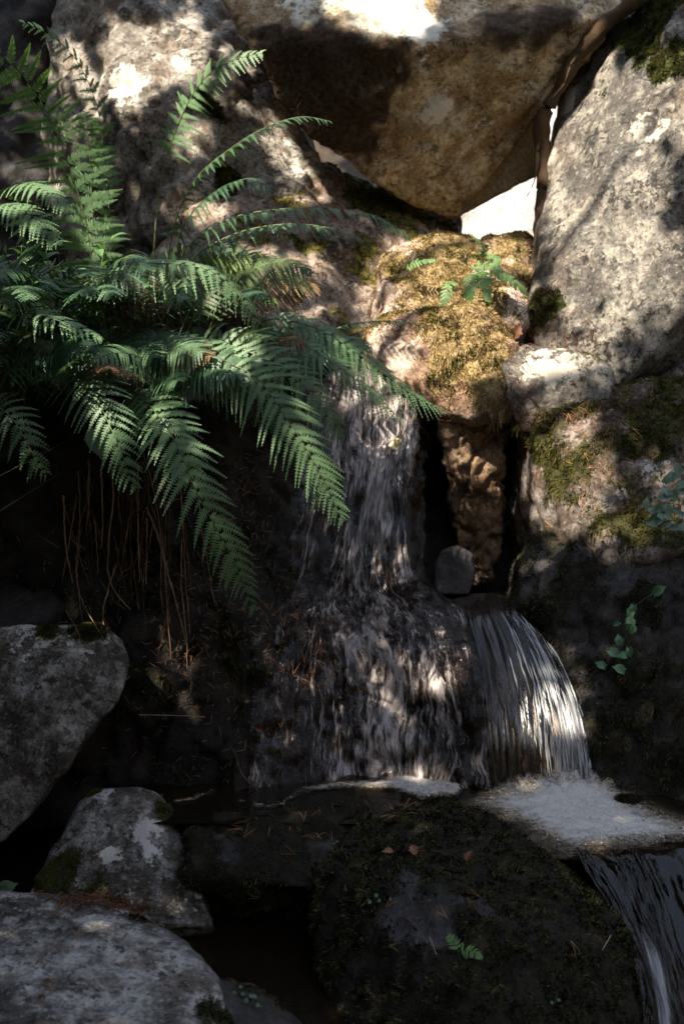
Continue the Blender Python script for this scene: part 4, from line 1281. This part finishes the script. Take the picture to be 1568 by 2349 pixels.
# the mass of fronds behind and between
FR = np.random.default_rng(77)
for fern, n, (x0, x1, y0, y1, d0, d1), (l0, l1) in ((fern_b, 46, (20, 200, 760, 840, .2, .55), (.35, .62)), (fern_c, 40, (250, 470, 740, 800, .35, .7), (.35, .55)),
                                           (fern_a, 36, (180, 420, 860, 900, .22, .40), (.32, .5)), (fern_e, 24, (440, 620, 830, 860, .40, .62), (.30, .42)),
                                           (fern_d, 42, (-120, 60, 860, 960, .10, .40), (.35, .6))):
    for i in range(n):
        b = P(FR.uniform(x0, x1), FR.uniform(y0, y1), FR.uniform(d0, d1))
        az = FR.uniform(0, 2 * math.pi)
        L = FR.uniform(l0, l1)
        rise = FR.uniform(.45, 1.0)
        if fern in (fern_e, fern_a):
            rise = FR.uniform(.15, .6)
        add_frond(fern, [Vector(p) for p in arch(b, az, L, rise, FR.uniform(.45, .85))], FR.uniform(.07, .11), (.0 + FR.normal() * .25, -.6, .75), (M_fern, M_fern, M_fern_yellow, M_fern_deep, M_fern_deep)[int(FR.integers(0, 5))] if i % 11 else M_fern_dead, npairs=int(FR.integers(20, 28)),
                  start=FR.uniform(.18, .35), tone=float(np.clip(FR.normal(.5, .22), 0, 1)), droop=FR.uniform(.2, .5), dens=.0064, rng=FR)
print('fern faces', FERN_TRIS[0])

# ---------------------------------------------------------------- moss tufts growing on the rocks
def moss_mat(name, c1, c2):
    return leaf_mat(name, c1, c2, transl=0.2, rough=0.8, spec=0.1)


M_moss_gold = moss_mat('golden_moss', (0.14, 0.088, 0.034), (0.42, 0.32, 0.16))
M_moss_olive = moss_mat('olive_moss', (0.020, 0.020, 0.005), (0.11, 0.105, 0.028))
M_moss_dark = moss_mat('dark_moss', (0.006, 0.005, 0.003), (0.115, 0.110, 0.042))
M_moss_green = moss_mat('green_moss', (0.025, 0.026, 0.009), (0.085, 0.088, 0.030))


def moss_on(key, n, mat, h=(.006, .014), thr=.4, wid=.0022, hang=0.0, seed=0, region=None, blades=3):
    o, v, q, nr, moss = ROCKS[key]
    rng = np.random.default_rng(900 + seed)
    F = np.concatenate(q) if all(x.shape[1] == 4 for x in q) else q[-1]
    c = v[F].mean(1)
    fm = moss[F].mean(1)
    e1, e2 = v[F[:, 1]] - v[F[:, 0]], v[F[:, 3]] - v[F[:, 0]]
    area = np.linalg.norm(np.cross(e1, e2), axis=1)
    fn = unit(nr[F].mean(1))
    view = unit(c - np.array(CAM))
    px, py = to_pix(c)
    seen = ((fn * view).sum(1) < .35) & (px > -150) & (px < 1720) & (py > -150) & (py < 2500)
    wgt = area * seen * np.clip((fm - thr) / .25, 0, 1)
    if region is not None:
        wgt = wgt * region(c, fn, px, py)
    if wgt.sum() <= 0:
        return None
    wgt /= wgt.sum()
    i = rng.choice(len(F), n, p=wgt)
    r = rng.random((n, 2))
    p = v[F[i, 0]] + e1[i] * r[:, :1] + e2[i] * r[:, 1:]
    p = np.repeat(p, blades, 0) + rng.normal(size=(n * blades, 3)) * .0015
    nn = np.repeat(fn[i], blades, 0)
    m = len(p)
    under = np.clip(.35 - nn[:, 2:3], 0, 1)
    d = unit(nn * (.9 - .5 * under * hang) + rng.normal(size=(m, 3)) * .45 + np.array([0, 0, -1.]) * under * hang * 2.2)
    H = rng.uniform(h[0], h[1], (m, 1)) * np.clip(1 + 1.5 * fbm(p, .045, 2, 21 + seed), .35, 1.9)[:, None] * (1 + under * hang * 1.4)
    sd = unit(np.cross(d, rng.normal(size=(m, 3)))) * wid * rng.uniform(.6, 1.2, (m, 1))
    b = p - nn * .003
    mid = b + d * H * .55 + sd * .2
    tip = b + d * H + np.array([0, 0, -1.]) * H * .25
    vv = np.stack([b - sd * .5, b + sd * .5, mid + sd * .6, tip, mid - sd * .6], 1).reshape(-1, 3)
    k = np.arange(m * 5).reshape(m, 5)
    cl = np.clip(.5 + .9 * fbm(p, .035, 3, 5 + seed) + rng.normal(size=m) * .20, 0, 1)
    if mat is M_moss_dark:
        cl = cl ** 2.2 + .9 * (rng.random(m) < .06)
        cl = np.clip(cl, 0, 1)
    mo = mesh_np('moss', vv, [k[:, [0, 1, 2, 4]], k[:, [2, 3, 4]]], mat, o, smooth=False, attrs={'tone': np.repeat(cl, 5)})
    tag(mo, kind='stuff')
    return mo


moss_on('ledge', 30000, M_moss_gold, (.005, .013), .12, hang=1.9, seed=1, wid=.0026)
moss_on('ledge', 7000, M_moss_olive, (.006, .014), .3, hang=1.0, seed=16, wid=.0026, region=lambda c, n, x, y: np.clip(fbm(c, .09, 3, 44) * 3, 0, 1))
moss_on('slope', 7000, M_moss_olive, (.006, .013), .35, seed=2, wid=.003)
moss_on('lean', 14000, M_moss_green, (.006, .016), .35, seed=3, wid=.0026)
moss_on('bank', 24000, M_moss_olive, (.005, .014), .25, hang=.8, seed=4, wid=.0022)
moss_on('bank_low', 26000, M_moss_dark, (.005, .014), .25, hang=.8, seed=15, wid=.0022)
moss_on('front', 36000, M_moss_dark, (.005, .013), .3, seed=5, wid=.0025, hang=.5)
moss_on('step', 16000, M_moss_dark, (.004, .010), .3, seed=6, wid=.0018)
moss_on('small', 5000, M_moss_olive, (.004, .010), .35, seed=7, wid=.0018)
moss_on('mid', 3500, M_moss_olive, (.004, .009), .35, seed=8, wid=.0018)
moss_on('near', 1500, M_moss_dark, (.004, .009), .35, seed=9, wid=.0018)
moss_on('low', 5000, M_moss_dark, (.004, .009), .25, seed=10, wid=.0018)
moss_on('dark_bank', 16000, M_moss_dark, (.006, .016), .25, seed=11, wid=.0022, hang=1.0)
moss_on('lump', 1500, M_moss_olive, (.005, .012), .1, seed=12, wid=.0024)
moss_on('back_pale', 2500, M_moss_olive, (.008, .018), .35, seed=13, wid=.004)
moss_on('left_flat', 1500, M_moss_dark, (.005, .012), .2, seed=14, wid=.0022)

# ---------------------------------------------------------------- needles, leaves, stems
VIEW = lambda p: (CAM - Vector(p)).normalized()
needle_cache = {}


def needle_data(seed):
    """A pair of dry pine needles joined at the base."""
    rng = np.random.default_rng(seed)
    ac = Acc()
    L = .034
    for sg in (-1, 1):
        a = sg * rng.uniform(.08, .28)
        t = np.linspace(0, 1, 6)[:, None]
        pts = L * t * np.array([math.cos(a), math.sin(a), 0]) + np.array([0, 0, .003]) * (t - t ** 2) * 4 + np.array([0, sg * .003, 0]) * t ** 2
        ac.add(*tube_np(pts, np.linspace(.0008, .0004, 6), 4))
    o = ac.build('pine_needle', M_needle)
    me = o.data
    bpy.data.objects.remove(o)
    return me


NEEDLES = [needle_data(200 + k) for k in range(5)]


def lay(me, name, p, nor, ang, scale, label, cat, group=None, lift=.002):
    o = bpy.data.objects.new(name, me)
    COL.objects.link(o)
    z = Vector(nor).normalized()
    x = z.orthogonal().normalized()
    x = Matrix.Rotation(ang, 3, z) @ x
    y = z.cross(x)
    m = Matrix((x, y, z)).transposed().to_4x4()
    m.translation = Vector(p) + z * lift
    o.matrix_world = m @ Matrix.Scale(scale, 4)
    return tag(o, label, cat, group)


BVH2 = make_bvh()
nr_ = random.Random(5)


def needles(n, cx, cy, sx, sy, label, group, scale=(.8, 1.25)):
    k = 0
    while k < n:
        x, y = nr_.gauss(cx, sx), nr_.gauss(cy, sy)
        p, nn = hit(x, y)
        if p is None or p.y > 1.6:
            continue
        tilt = (nn + Vector((nr_.gauss(0, .25), nr_.gauss(0, .25), nr_.gauss(0, .25)))).normalized()
        lay(NEEDLES[k % 5], 'pine_needle', p, tilt, nr_.uniform(0, 6.3), nr_.uniform(*scale), label, 'pine needle', group, lift=.010)
        k += 1


needles(26, 690, 1440, 40, 40, 'rusty pine needles caught in a clump on the wet rock', 'needle clump on the waterfall rock')
needles(44, 680, 1520, 60, 150, 'single rusty pine needles stuck along the left side of the waterfall', 'needles beside the falling water')
needles(22, 880, 1862, 70, 14, 'orange pine needles lying on the crest of the mossy boulder', 'needles on the boulder crest')
needles(15, 1080, 2020, 180, 120, 'scattered pale pine needles on the dark mossy boulder', 'needles on the mossy boulder')
needles(12, 640, 1920, 90, 30, 'pine needles lying on the low dark rock by the pool', 'needles on the low rock')
needles(30, 1330, 1020, 110, 110, 'pale pine needles hanging in the moss of the bank boulder', 'needles on the bank boulder')
needles(14, 250, 2200, 130, 90, 'pine needles on the smooth grey boulder nearest of all', 'needles on the nearest boulder')


def litter(name, n, spots, label, mat, L=(.018, .045), wid=.0009):
    ac = Acc()
    rng = np.random.default_rng(len(label))
    k = 0
    while k < n:
        cx, cy, sx, sy = spots[rng.integers(len(spots))]
        p, nn = hit(rng.normal(cx, sx), rng.normal(cy, sy))
        if p is None or p.y > 2.3:
            continue
        d = Vector(rng.normal(size=3))
        d = (d - nn * d.dot(nn) * .85).normalized()
        l = rng.uniform(*L)
        t = np.linspace(-.5, .5, 5)[:, None]
        pts = np.array(p) + np.array(nn) * rng.uniform(.002, .012) + np.array(d) * l * t + np.array(nn) * .15 * l * (.25 - t ** 2)
        ac.add(*tube_np(pts, [wid] * 5, 3), tone=rng.random())
        k += 1
    return tag(ac.build(name, mat), label, 'needle litter', kind='stuff')


litter('needle_litter', 520, [(1270, 760, 60, 30), (1180, 720, 60, 40), (1060, 690, 80, 30), (1340, 770, 40, 25), (1180, 790, 30, 30), (900, 740, 40, 30)], 'pinkish brown needles heaped between the ledge and the leaning boulder', M_litter)
litter('needle_litter', 200, [(240, 2072, 60, 9), (300, 2085, 30, 9), (180, 2066, 40, 7)], 'brown needles gathered in the crack behind the nearest boulder', M_litter, L=(.02, .05), wid=.0011)
litter('needle_litter', 300, [(560, 330, 70, 70), (640, 380, 60, 60), (600, 250, 50, 60), (760, 680, 60, 40), (720, 560, 60, 50)], 'dark brown litter on the pale boulders behind the ferns', M_litter, L=(.018, .04), wid=.0014)
litter('needle_litter', 420, [(300, 1400, 140, 190), (480, 1500, 80, 160), (560, 1250, 60, 120)], 'brown crumbs and needles caught on the dark bank under the ferns', M_litter, L=(.008, .028), wid=.0011)
litter('needle_litter', 420, [(1280, 965, 70, 14), (1180, 945, 25, 25), (1400, 940, 40, 25), (1170, 930, 30, 30), (1010, 920, 30, 30), (1100, 960, 50, 20), (1420, 1050, 90, 80), (1400, 920, 60, 30)], 'pale shreds of litter hanging at the edge of the mossy ledge', M_litter, L=(.02, .05))


def leaf_shape(L, W, lobes=0.0, cup=.15, n=9, m=5, point=1.2, seed=0, heart=0.0):
    """A leaf blade with a midrib fold, lying in x (length) and y."""
    rng = np.random.default_rng(seed)
    t = np.linspace(0, 1, n)
    w = np.sin(np.pi * np.clip(t, .0, 1) ** (.75)) ** .8 * (1 - t ** 4) * W / 2
    w = np.maximum(w, .02 * W)
    if heart:
        w[0] = W * .30
    if lobes:
        w = w * (1 + lobes * np.sin(t * 22))
    s = np.linspace(-1, 1, m)
    X = t[:, None] * L + 0 * s - heart * L * .16 * np.abs(s) * (1 - t[:, None]) ** 3
    Y = w[:, None] * s
    Z = cup * np.abs(s) * w[:, None] + .12 * L * np.sin(np.pi * t)[:, None] * (1 + 0 * s) + rng.normal(size=(n, m)) * .012 * L
    v = np.stack([X, Y, Z], -1).reshape(-1, 3)
    return v, grid_quads(n, m)


def leaf_mesh(name, mat, **kw):
    ac = Acc()
    v, q = leaf_shape(**kw)
    ac.add(v, q, tone=.5)
    ac.add(*tube_np(np.array([[-.3 * kw['L'], 0, .0], [-.1 * kw['L'], 0, .004], [0, 0, 0]]), [.0008, .0008, .0007], 4), tone=.3)
    o = ac.build(name, mat)
    me = o.data
    bpy.data.objects.remove(o)
    return me


DL = [leaf_mesh('dead_leaf', M_brownleaf, L=.040, W=.024, lobes=.25, cup=.5, seed=k) for k in range(3)]
for (x, y, a, sc, lb) in ((955, 1968, 1.0, .9, 'curled brown dead leaf with its stalk up, middle of the three on the mossy boulder'),
                          (1073, 1983, .3, .9, 'flat tan dead leaf alone on the mossy boulder, right of the other two'),
                          (902, 1958, 2.2, .7, 'torn brown dead leaf on the mossy boulder, left of the curled one'),
                          (683, 1418, 1.9, .9, 'tan dead leaf lying in the needle clump on the wet rock'),
                          (452, 1612, .5, .6, 'small reddish dead leaf on the dark bank above the straw'),
                          (560, 1610, 2.5, .4, 'tiny tan dead leaf on the dark bank near the waterfall'),
                          (588, 1665, 1.4, .7, 'narrow red-brown dead leaf at the left rim of the waterfall'),
                          (1190, 745, .4, 1.5, 'crumpled pinkish dead leaf in the litter above the pale lump'),
                          (1070, 625, .6, .8, 'pale dead leaf on the sunlit moss beside the little ferns'),
                          (705, 1818, .2, .8, 'orange dead leaf in the shallow water behind the mossy boulder')):
    p, nn = hit(x, y)
    lay(DL[nr_.randrange(3)], 'dead_leaf', p, (nn + VIEW(p) * .6).normalized(), a, sc, lb, 'leaf', lift=.008)
p, nn = hit(912, 1012)
lay(leaf_mesh('yellow_leaf', M_yellowleaf, L=.050, W=.042, lobes=.2, cup=.3, seed=9), 'yellow_leaf', p, (nn + VIEW(p)).normalized(), 1.2, 1.0, 'pale yellow leaf stuck on the rock at the right edge of the waterfall', 'leaf', lift=.02)

# dead stems hanging below the ferns
STEMS = [[(203, 1055), (205, 1130), (200, 1200), (198, 1230)], [(232, 1075), (236, 1180), (232, 1260)], [(256, 1070), (262, 1150), (252, 1240), (260, 1330), (300, 1400)], [(262, 1230), (278, 1300), (292, 1370)],
         [(330, 1040), (352, 1120), (372, 1240), (382, 1340), (386, 1440), (396, 1535)], [(322, 1060), (350, 1170), (376, 1300), (384, 1420), (392, 1500)], [(345, 1050), (366, 1160), (380, 1290), (388, 1350), (378, 1430), (358, 1520)],
         [(308, 1100), (318, 1200), (322, 1290)], [(88, 1228), (112, 1242), (138, 1258)], [(175, 1270), (200, 1340), (228, 1450)], [(200, 1240), (212, 1340), (240, 1400), (268, 1440)], [(230, 1330), (262, 1378), (290, 1398)],
         [(292, 1130), (288, 1200), (264, 1310)], [(338, 1190), (340, 1280), (336, 1340)], [(268, 1290), (255, 1370), (245, 1470)], [(300, 1260), (310, 1330), (318, 1400)], [(372, 1100), (380, 1200), (378, 1330), (392, 1430)],
         [(240, 1420), (260, 1470), (278, 1500)], [(150, 1400), (175, 1440), (190, 1480)], [(360, 1080), (352, 1200), (330, 1330), (336, 1450)], [(410, 1080), (420, 1180), (416, 1330), (426, 1450), (430, 1540)], [(180, 1080), (186, 1180), (178, 1300)]]
sr = random.Random(8)
for k in range(26):
    x0, y0 = sr.uniform(150, 440), sr.uniform(1040, 1200)
    n = sr.choice((3, 4))
    dxs = sr.gauss(6, 14)
    STEMS.append([(x0 + dxs * j + sr.gauss(0, 5), y0 + sr.uniform(60, 110) * j) for j in range(n)])
for k, st in enumerate(STEMS):
    pts = []
    for x, y in st:
        p, nn = hit(x, y)
        pts.append(np.array(p) + np.array(VIEW(p)) * (.05 if y < 1150 else .025))
    a = np.array(pts)
    a[:, 1] = np.minimum(a[:, 1], np.linspace(a[0, 1], a[-1, 1], len(a)) + .01)
    c = cr(a, 28)
    c += RNG.normal(size=c.shape) * .0009
    ac = Acc()
    th = sr.choice((.45, .6, .8, 1.0, 1.5))
    ac.add(*tube_np(c, np.linspace(.0021, .0010, 28) * th, 5), tone=.5)
    if k % 3 == 0:
        i0 = sr.randrange(8, 18)
        e = np.array([sr.gauss(0, .03), -.01, -sr.uniform(.04, .10)])
        ac.add(*tube_np(cr(np.array([c[i0], c[i0] + e * .5 + np.array([sr.gauss(0, .008), 0, 0]), c[i0] + e]), 10), np.linspace(.0010, .0005, 10), 4), tone=.5)
    o = ac.build('dry_stem', M_dry)
    tag(o, 'thin dead brown stem hanging against the black bank under the ferns', 'stem', 'dead stems under the ferns')


def bar(name, pts, r0, r1, mat, label, cat, lift=.006, n=24):
    a = []
    for x, y in pts:
        p, nn = hit(x, y)
        a.append(np.array(p) + np.array(VIEW(p)) * lift)
    ac = Acc()
    ac.add(*tube_np(cr(np.array(a), n), np.linspace(r0, r1, n), 6))
    return tag(ac.build(name, mat), label, cat)


M_straw = plain_mat('straw', (0.22, 0.17, 0.10), (0.36, 0.29, 0.19), scale=30, rough=0.6)
bar('straw', [(318, 1640), (395, 1641), (470, 1644)], .0016, .0010, M_straw, 'pale straight straw lying level across the dark bank', 'straw', lift=.03)
bar('twig', [(540, 1728), (552, 1770), (580, 1805), (615, 1828), (645, 1832)], .0016, .0028, M_dry, 'curved bare twig dipping into the pool beside the waterfall', 'twig', lift=.02)
bar('twig', [(1400, 2145), (1380, 2180)], .001, .0008, M_straw, 'short pale straw on the right flank of the mossy boulder', 'twig', lift=.006)
bar('twig', [(985, 2150), (1000, 2190)], .0012, .0012, M_straw, 'short grey stick leaning on the front of the mossy boulder', 'twig', lift=.006)

# the root in the crack between the overhang and the leaning boulder
a = [P(1470, -10, 1.50), P(1400, 45, 1.52), P(1335, 112, 1.54), P(1296, 175, 1.56), P(1256, 245, 1.58), P(1240, 300, 1.60), P(1247, 360, 1.60), P(1243, 440, 1.56), P(1240, 520, 1.48), P(1238, 580, 1.42)]
c = cr(np.array([list(p) for p in a]), 60)
rr = np.interp(np.linspace(0, 1, 60), [0, .2, .4, .55, .65, 1], [.032, .024, .022, .036, .027, .021])
v, q, t = tube_np(c, rr, 12)
axis = np.concatenate([np.repeat(c, 12, 0), c[:1] - 1e-3, c[-1:] - 1e-3])
v = v + (.010 * fbm(v * np.array([1, 1, .35]), .03, 3, 91) + .012 * fbm(v, .08, 2, 92))[:, None] * unit(v - axis)
rt = Acc()
rt.add(v, q, t)
for i0, dx, dz in ((14, -.10, -.16), (34, -.05, -.22)):
    p0 = c[i0]
    e = np.array([dx, -.02, dz])
    rt.add(*tube_np(cr(np.array([p0, p0 + e * .35 + np.array([0, -.03, .01]), p0 + e * .7 + np.array([.012, -.02, 0]), p0 + e]), 16), np.linspace(.006, .0015, 16), 5))
M_root = plain_mat('root_bark', (0.06, 0.036, 0.018), (0.22, 0.155, 0.09), scale=18, rough=0.9, bump=.8)
tag(rt.build('tree_root', M_root), 'brown tree root coming down the gap beside the leaning boulder', 'root')

# ---------------------------------------------------------------- small plants
M_vine = leaf_mat('vine_leaf_green', (0.03, 0.10, 0.04), (0.09, 0.22, 0.09), transl=0.25, rough=0.35, spec=0.5)
M_sprig = leaf_mat('pale_bluish_leaf', (0.08, 0.14, 0.10), (0.20, 0.28, 0.22), transl=0.25, rough=0.5)
M_herb = leaf_mat('herb_leaf', (0.04, 0.11, 0.04), (0.14, 0.25, 0.09), transl=0.3, rough=0.5)
HEART = leaf_mesh('leaf', M_vine, L=.040, W=.032, cup=.2, heart=1.0, seed=1)
OVAL = leaf_mesh('leaf', M_sprig, L=.038, W=.024, cup=.2, seed=2)
OVALH = leaf_mesh('leaf', M_herb, L=.060, W=.024, cup=.25, seed=3)
ROUND = leaf_mesh('leaf', M_vine, L=.011, W=.010, cup=.2, seed=4)


def child_leaf(e, me, p, nor, ang, sc):
    o = lay(me, 'leaf', p, nor, ang, sc, None, None, lift=0)
    o.parent = e
    o.matrix_parent_inverse = Matrix.Translation(-e.location)
    return o


def near(x, y, lift):
    p, nn = hit(x, y)
    return p + VIEW(p) * lift, nn


def stem(e, pts, r, mat):
    ac = Acc()
    ac.add(*tube_np(cr(np.array([list(p) for p in pts]), 24), np.linspace(r, r * .6, 24), 5))
    return ac.build('stem', mat, e)


vine_px = [(1500, 1362, 1.0, 2.9), (1452, 1388, .75, .8), (1443, 1412, .85, 3.4), (1408, 1432, .55, 2.5), (1452, 1437, .7, .2), (1440, 1446, .85, 3.3), (1452, 1420, .8, 5.9), (1420, 1478, .8, 4.0), (1398, 1492, 1.0, 4.4), (1442, 1486, .75, 1.2),
           (1436, 1505, .75, 5.2), (1386, 1530, .8, 4.9), (1430, 1540, .95, 5.0)]
e = empty('vine', near(1420, 1545, .03)[0], 'trailing vine with heart shaped green leaves hanging down the dark bank boulder', 'vine')
stem(e, [near(x, y, .035)[0] for x, y in ((1520, 1350), (1475, 1375), (1440, 1410), (1445, 1440), (1428, 1470), (1412, 1500), (1425, 1530), (1432, 1556))], .0011, M_rachis)
for x, y, sc, a in vine_px:
    p, nn = near(x, y, .045)
    child_leaf(e, HEART, p, (VIEW(p) + Vector((nr_.gauss(0, .3), 0, .5 + nr_.gauss(0, .25)))).normalized(), a, sc * .95)

e = empty('shrub', P(1640, 1180, .05), 'leafy twig with small pale oval leaves poking in at the right edge', 'twig')
for k, path in enumerate(([(1640, 1120), (1570, 1140), (1520, 1165), (1478, 1182)], [(1640, 1200), (1580, 1190), (1530, 1195), (1500, 1190)], [(1640, 1100), (1580, 1090), (1540, 1118), (1520, 1130)])):
    pts = [P(x, y, .05 - .03 * k) for x, y in path]
    stem(e, pts, .0014, M_rachis)
    cc = cr(np.array([list(p) for p in pts]), 9)
    for j in range(2, 9):
        for sg in (-1, 1):
            p = Vector(cc[j]) + Vector((0, 0, sg * .016))
            child_leaf(e, OVAL, p, (VIEW(p) + Vector((nr_.gauss(0, .35), 0, .7 + nr_.gauss(0, .3)))).normalized(), math.pi + sg * .7 + nr_.gauss(0, .4), nr_.uniform(.7, 1.05))

for (lb, fr_) in (('single little fern frond hanging over the front of the golden moss', [[(1040, 640, 1.14), (1030, 655, 1.10), (1022, 680, 1.08), (1012, 712, 1.07)]]),
                  ('little fern of three blue-green fronds on the sunlit mossy ledge', [[(1090, 650, 1.16), (1085, 630, 1.10), (1078, 660, 1.07), (1076, 694, 1.06)], [(1095, 650, 1.16), (1100, 625, 1.12), (1112, 650, 1.08), (1120, 690, 1.06)],
                                                                                          [(1098, 650, 1.16), (1130, 622, 1.12), (1170, 640, 1.10), (1208, 672, 1.10)], [(1092, 650, 1.16), (1100, 610, 1.16), (1135, 612, 1.12), (1150, 640, 1.10)]]),
                  ('small dark fern frond lying level on the golden moss', [[(928, 625, 1.2), (945, 605, 1.18), (965, 600, 1.17), (996, 596, 1.16)]]),
                  ('tiny fern standing at the back rim of the ledge before the white boulder', [[(1108, 600, 1.38), (1112, 575, 1.38), (1100, 555, 1.36), (1080, 540, 1.34)], [(1110, 600, 1.38), (1120, 585, 1.36), (1135, 590, 1.34), (1140, 610, 1.32)]])):
    e = empty('small_fern', P(*fr_[0][0]), lb, 'fern', 'little ferns on the ledge')
    for f in fr_:
        ac = frond_mesh([P(*p) for p in f], .030 if len(fr_) > 2 else .022, (0, -.6, .8), npairs=11, start=.12, simple=True, tone=.7, rad=.0009, base_w=.8, droop=.2)
        ac.build('frond', [M_herb, M_rachis], e, smooth=False)

e = empty('small_fern', near(1045, 2182, .0)[0], 'tiny fern of two fronds rooted on the front of the mossy boulder', 'fern', 'seedlings on the mossy boulder')
for f in ([(1050, 2182), (1046, 2172), (1038, 2160), (1028, 2148)], [(1050, 2184), (1062, 2180), (1082, 2184), (1102, 2196)]):
    pts = [near(x, y, .012 + .006 * k)[0] for k, (x, y) in enumerate(f)]
    frond_mesh(pts, .013, (0, -.7, .7), npairs=7, start=.1, simple=True, tone=.9, rad=.0006, base_w=.8, droop=.05).build('frond', [M_herb, M_rachis], e, smooth=False)
for x, y, n, sc, lb in ((862, 2068, 3, 1.0, 'three-leaved green seedling on the left flank of the mossy boulder'), (893, 2074, 1, .7, 'single pale green leaflet on the mossy boulder'), (572, 2308, 4, 1.0, 'bright green clover-like seedling at the bottom edge'),
                        (543, 2284, 3, .8, 'small green seedling left of the bright one at the bottom edge'), (1268, 2300, 2, .7, 'tiny seedling low on the right of the mossy boulder'), (775, 1945, 2, .6, 'tiny green seedling on the crest of the low dark rock'),
                        (900, 1852, 5, .9, 'bright green sprig among orange needles on the boulder crest'), (858, 1850, 5, .8, 'yellow-green sprig at the left of the boulder crest')):
    b, nn = near(x, y, .0)
    e = empty('seedling', b, lb, 'seedling', 'seedlings on the stream rocks')
    for k in range(n):
        a = k * 2.4 + nr_.uniform(0, 1)
        p = b + nn * .010 + Vector((math.cos(a), 0, math.sin(a))) * .008 * sc
        child_leaf(e, ROUND, p, (VIEW(p) + Vector((nr_.gauss(0, .3), 0, .6))).normalized(), a, sc)
    stem(e, [b - nn * .004, b + nn * .006, b + nn * .012], .0007, M_rachis)

DOCK = leaf_mesh('broad_leaf', M_sprig, L=.075, W=.062, cup=.12, seed=6, heart=.6)
for x, y, yy, a, sc, lb in ((225, 985, .04, -1.5, 1.0, 'broad round grey-green leaf hanging behind the fern frond'), (262, 985, .06, -1.2, .8, 'second broad round leaf partly hidden by the fern frond'), (2, 2034, -.42, .2, .55, 'small teal leaf over the dark gap at the left edge')):
    p = P(x, y, yy)
    o = lay(DOCK, 'broad_leaf', p, (VIEW(p) + Vector((.1, 0, .3))).normalized(), 0, sc, lb, 'leaf', lift=0)
    o.matrix_world = Matrix.Translation(p) @ Matrix.Rotation(0, 4, 'Z') @ Matrix(((math.cos(a), 0, math.sin(a), 0), (0, 1, 0, 0), (math.sin(a), 0, -math.cos(a), 0), (0, 0, 0, 1))) @ Matrix.Rotation(math.pi / 2, 4, 'X') @ Matrix.Scale(sc, 4)

# broad-leaved herbs standing among the ferns
hr = random.Random(21)
for k, (x, y, yy, h) in enumerate(((150, 800, .30, .26), (60, 780, .24, .24), (200, 760, .36, .24), (20, 860, .16, .22), (330, 800, .40, .20), (110, 700, .40, .22), (470, 830, .46, .16), (250, 840, .28, .16), (-10, 720, .30, .22))):
    b = P(x, y, yy)
    e = empty('herb', b, 'leafy green herb with narrow oval leaves growing among the ferns', 'herb', 'herbs among the ferns')
    tip = b + Vector((hr.uniform(-.06, .06), hr.uniform(-.06, .02), h))
    pts = [b, b.lerp(tip, .5) + Vector((hr.uniform(-.01, .01), -.01, 0)), tip]
    stem(e, pts, .0016, M_rachis)
    for j in range(9):
        t = .25 + .75 * j / 8
        p = b.lerp(tip, t)
        a = j * 2.4
        d = Vector((math.cos(a), math.sin(a) - .3, .25)).normalized()
        q = p + d * .012
        nor = (Vector((0, 0, 1)) - d * d.z + Vector((0, -.3, 0))).normalized()
        o = child_leaf(e, OVALH, q, nor, 0, hr.uniform(.7, 1.1))
        y_ = nor.cross(d).normalized()
        m = Matrix((d, y_, d.cross(y_))).transposed().to_4x4()
        m.translation = q
        o.matrix_basis = m @ Matrix.Scale(hr.uniform(.7, 1.1), 4)
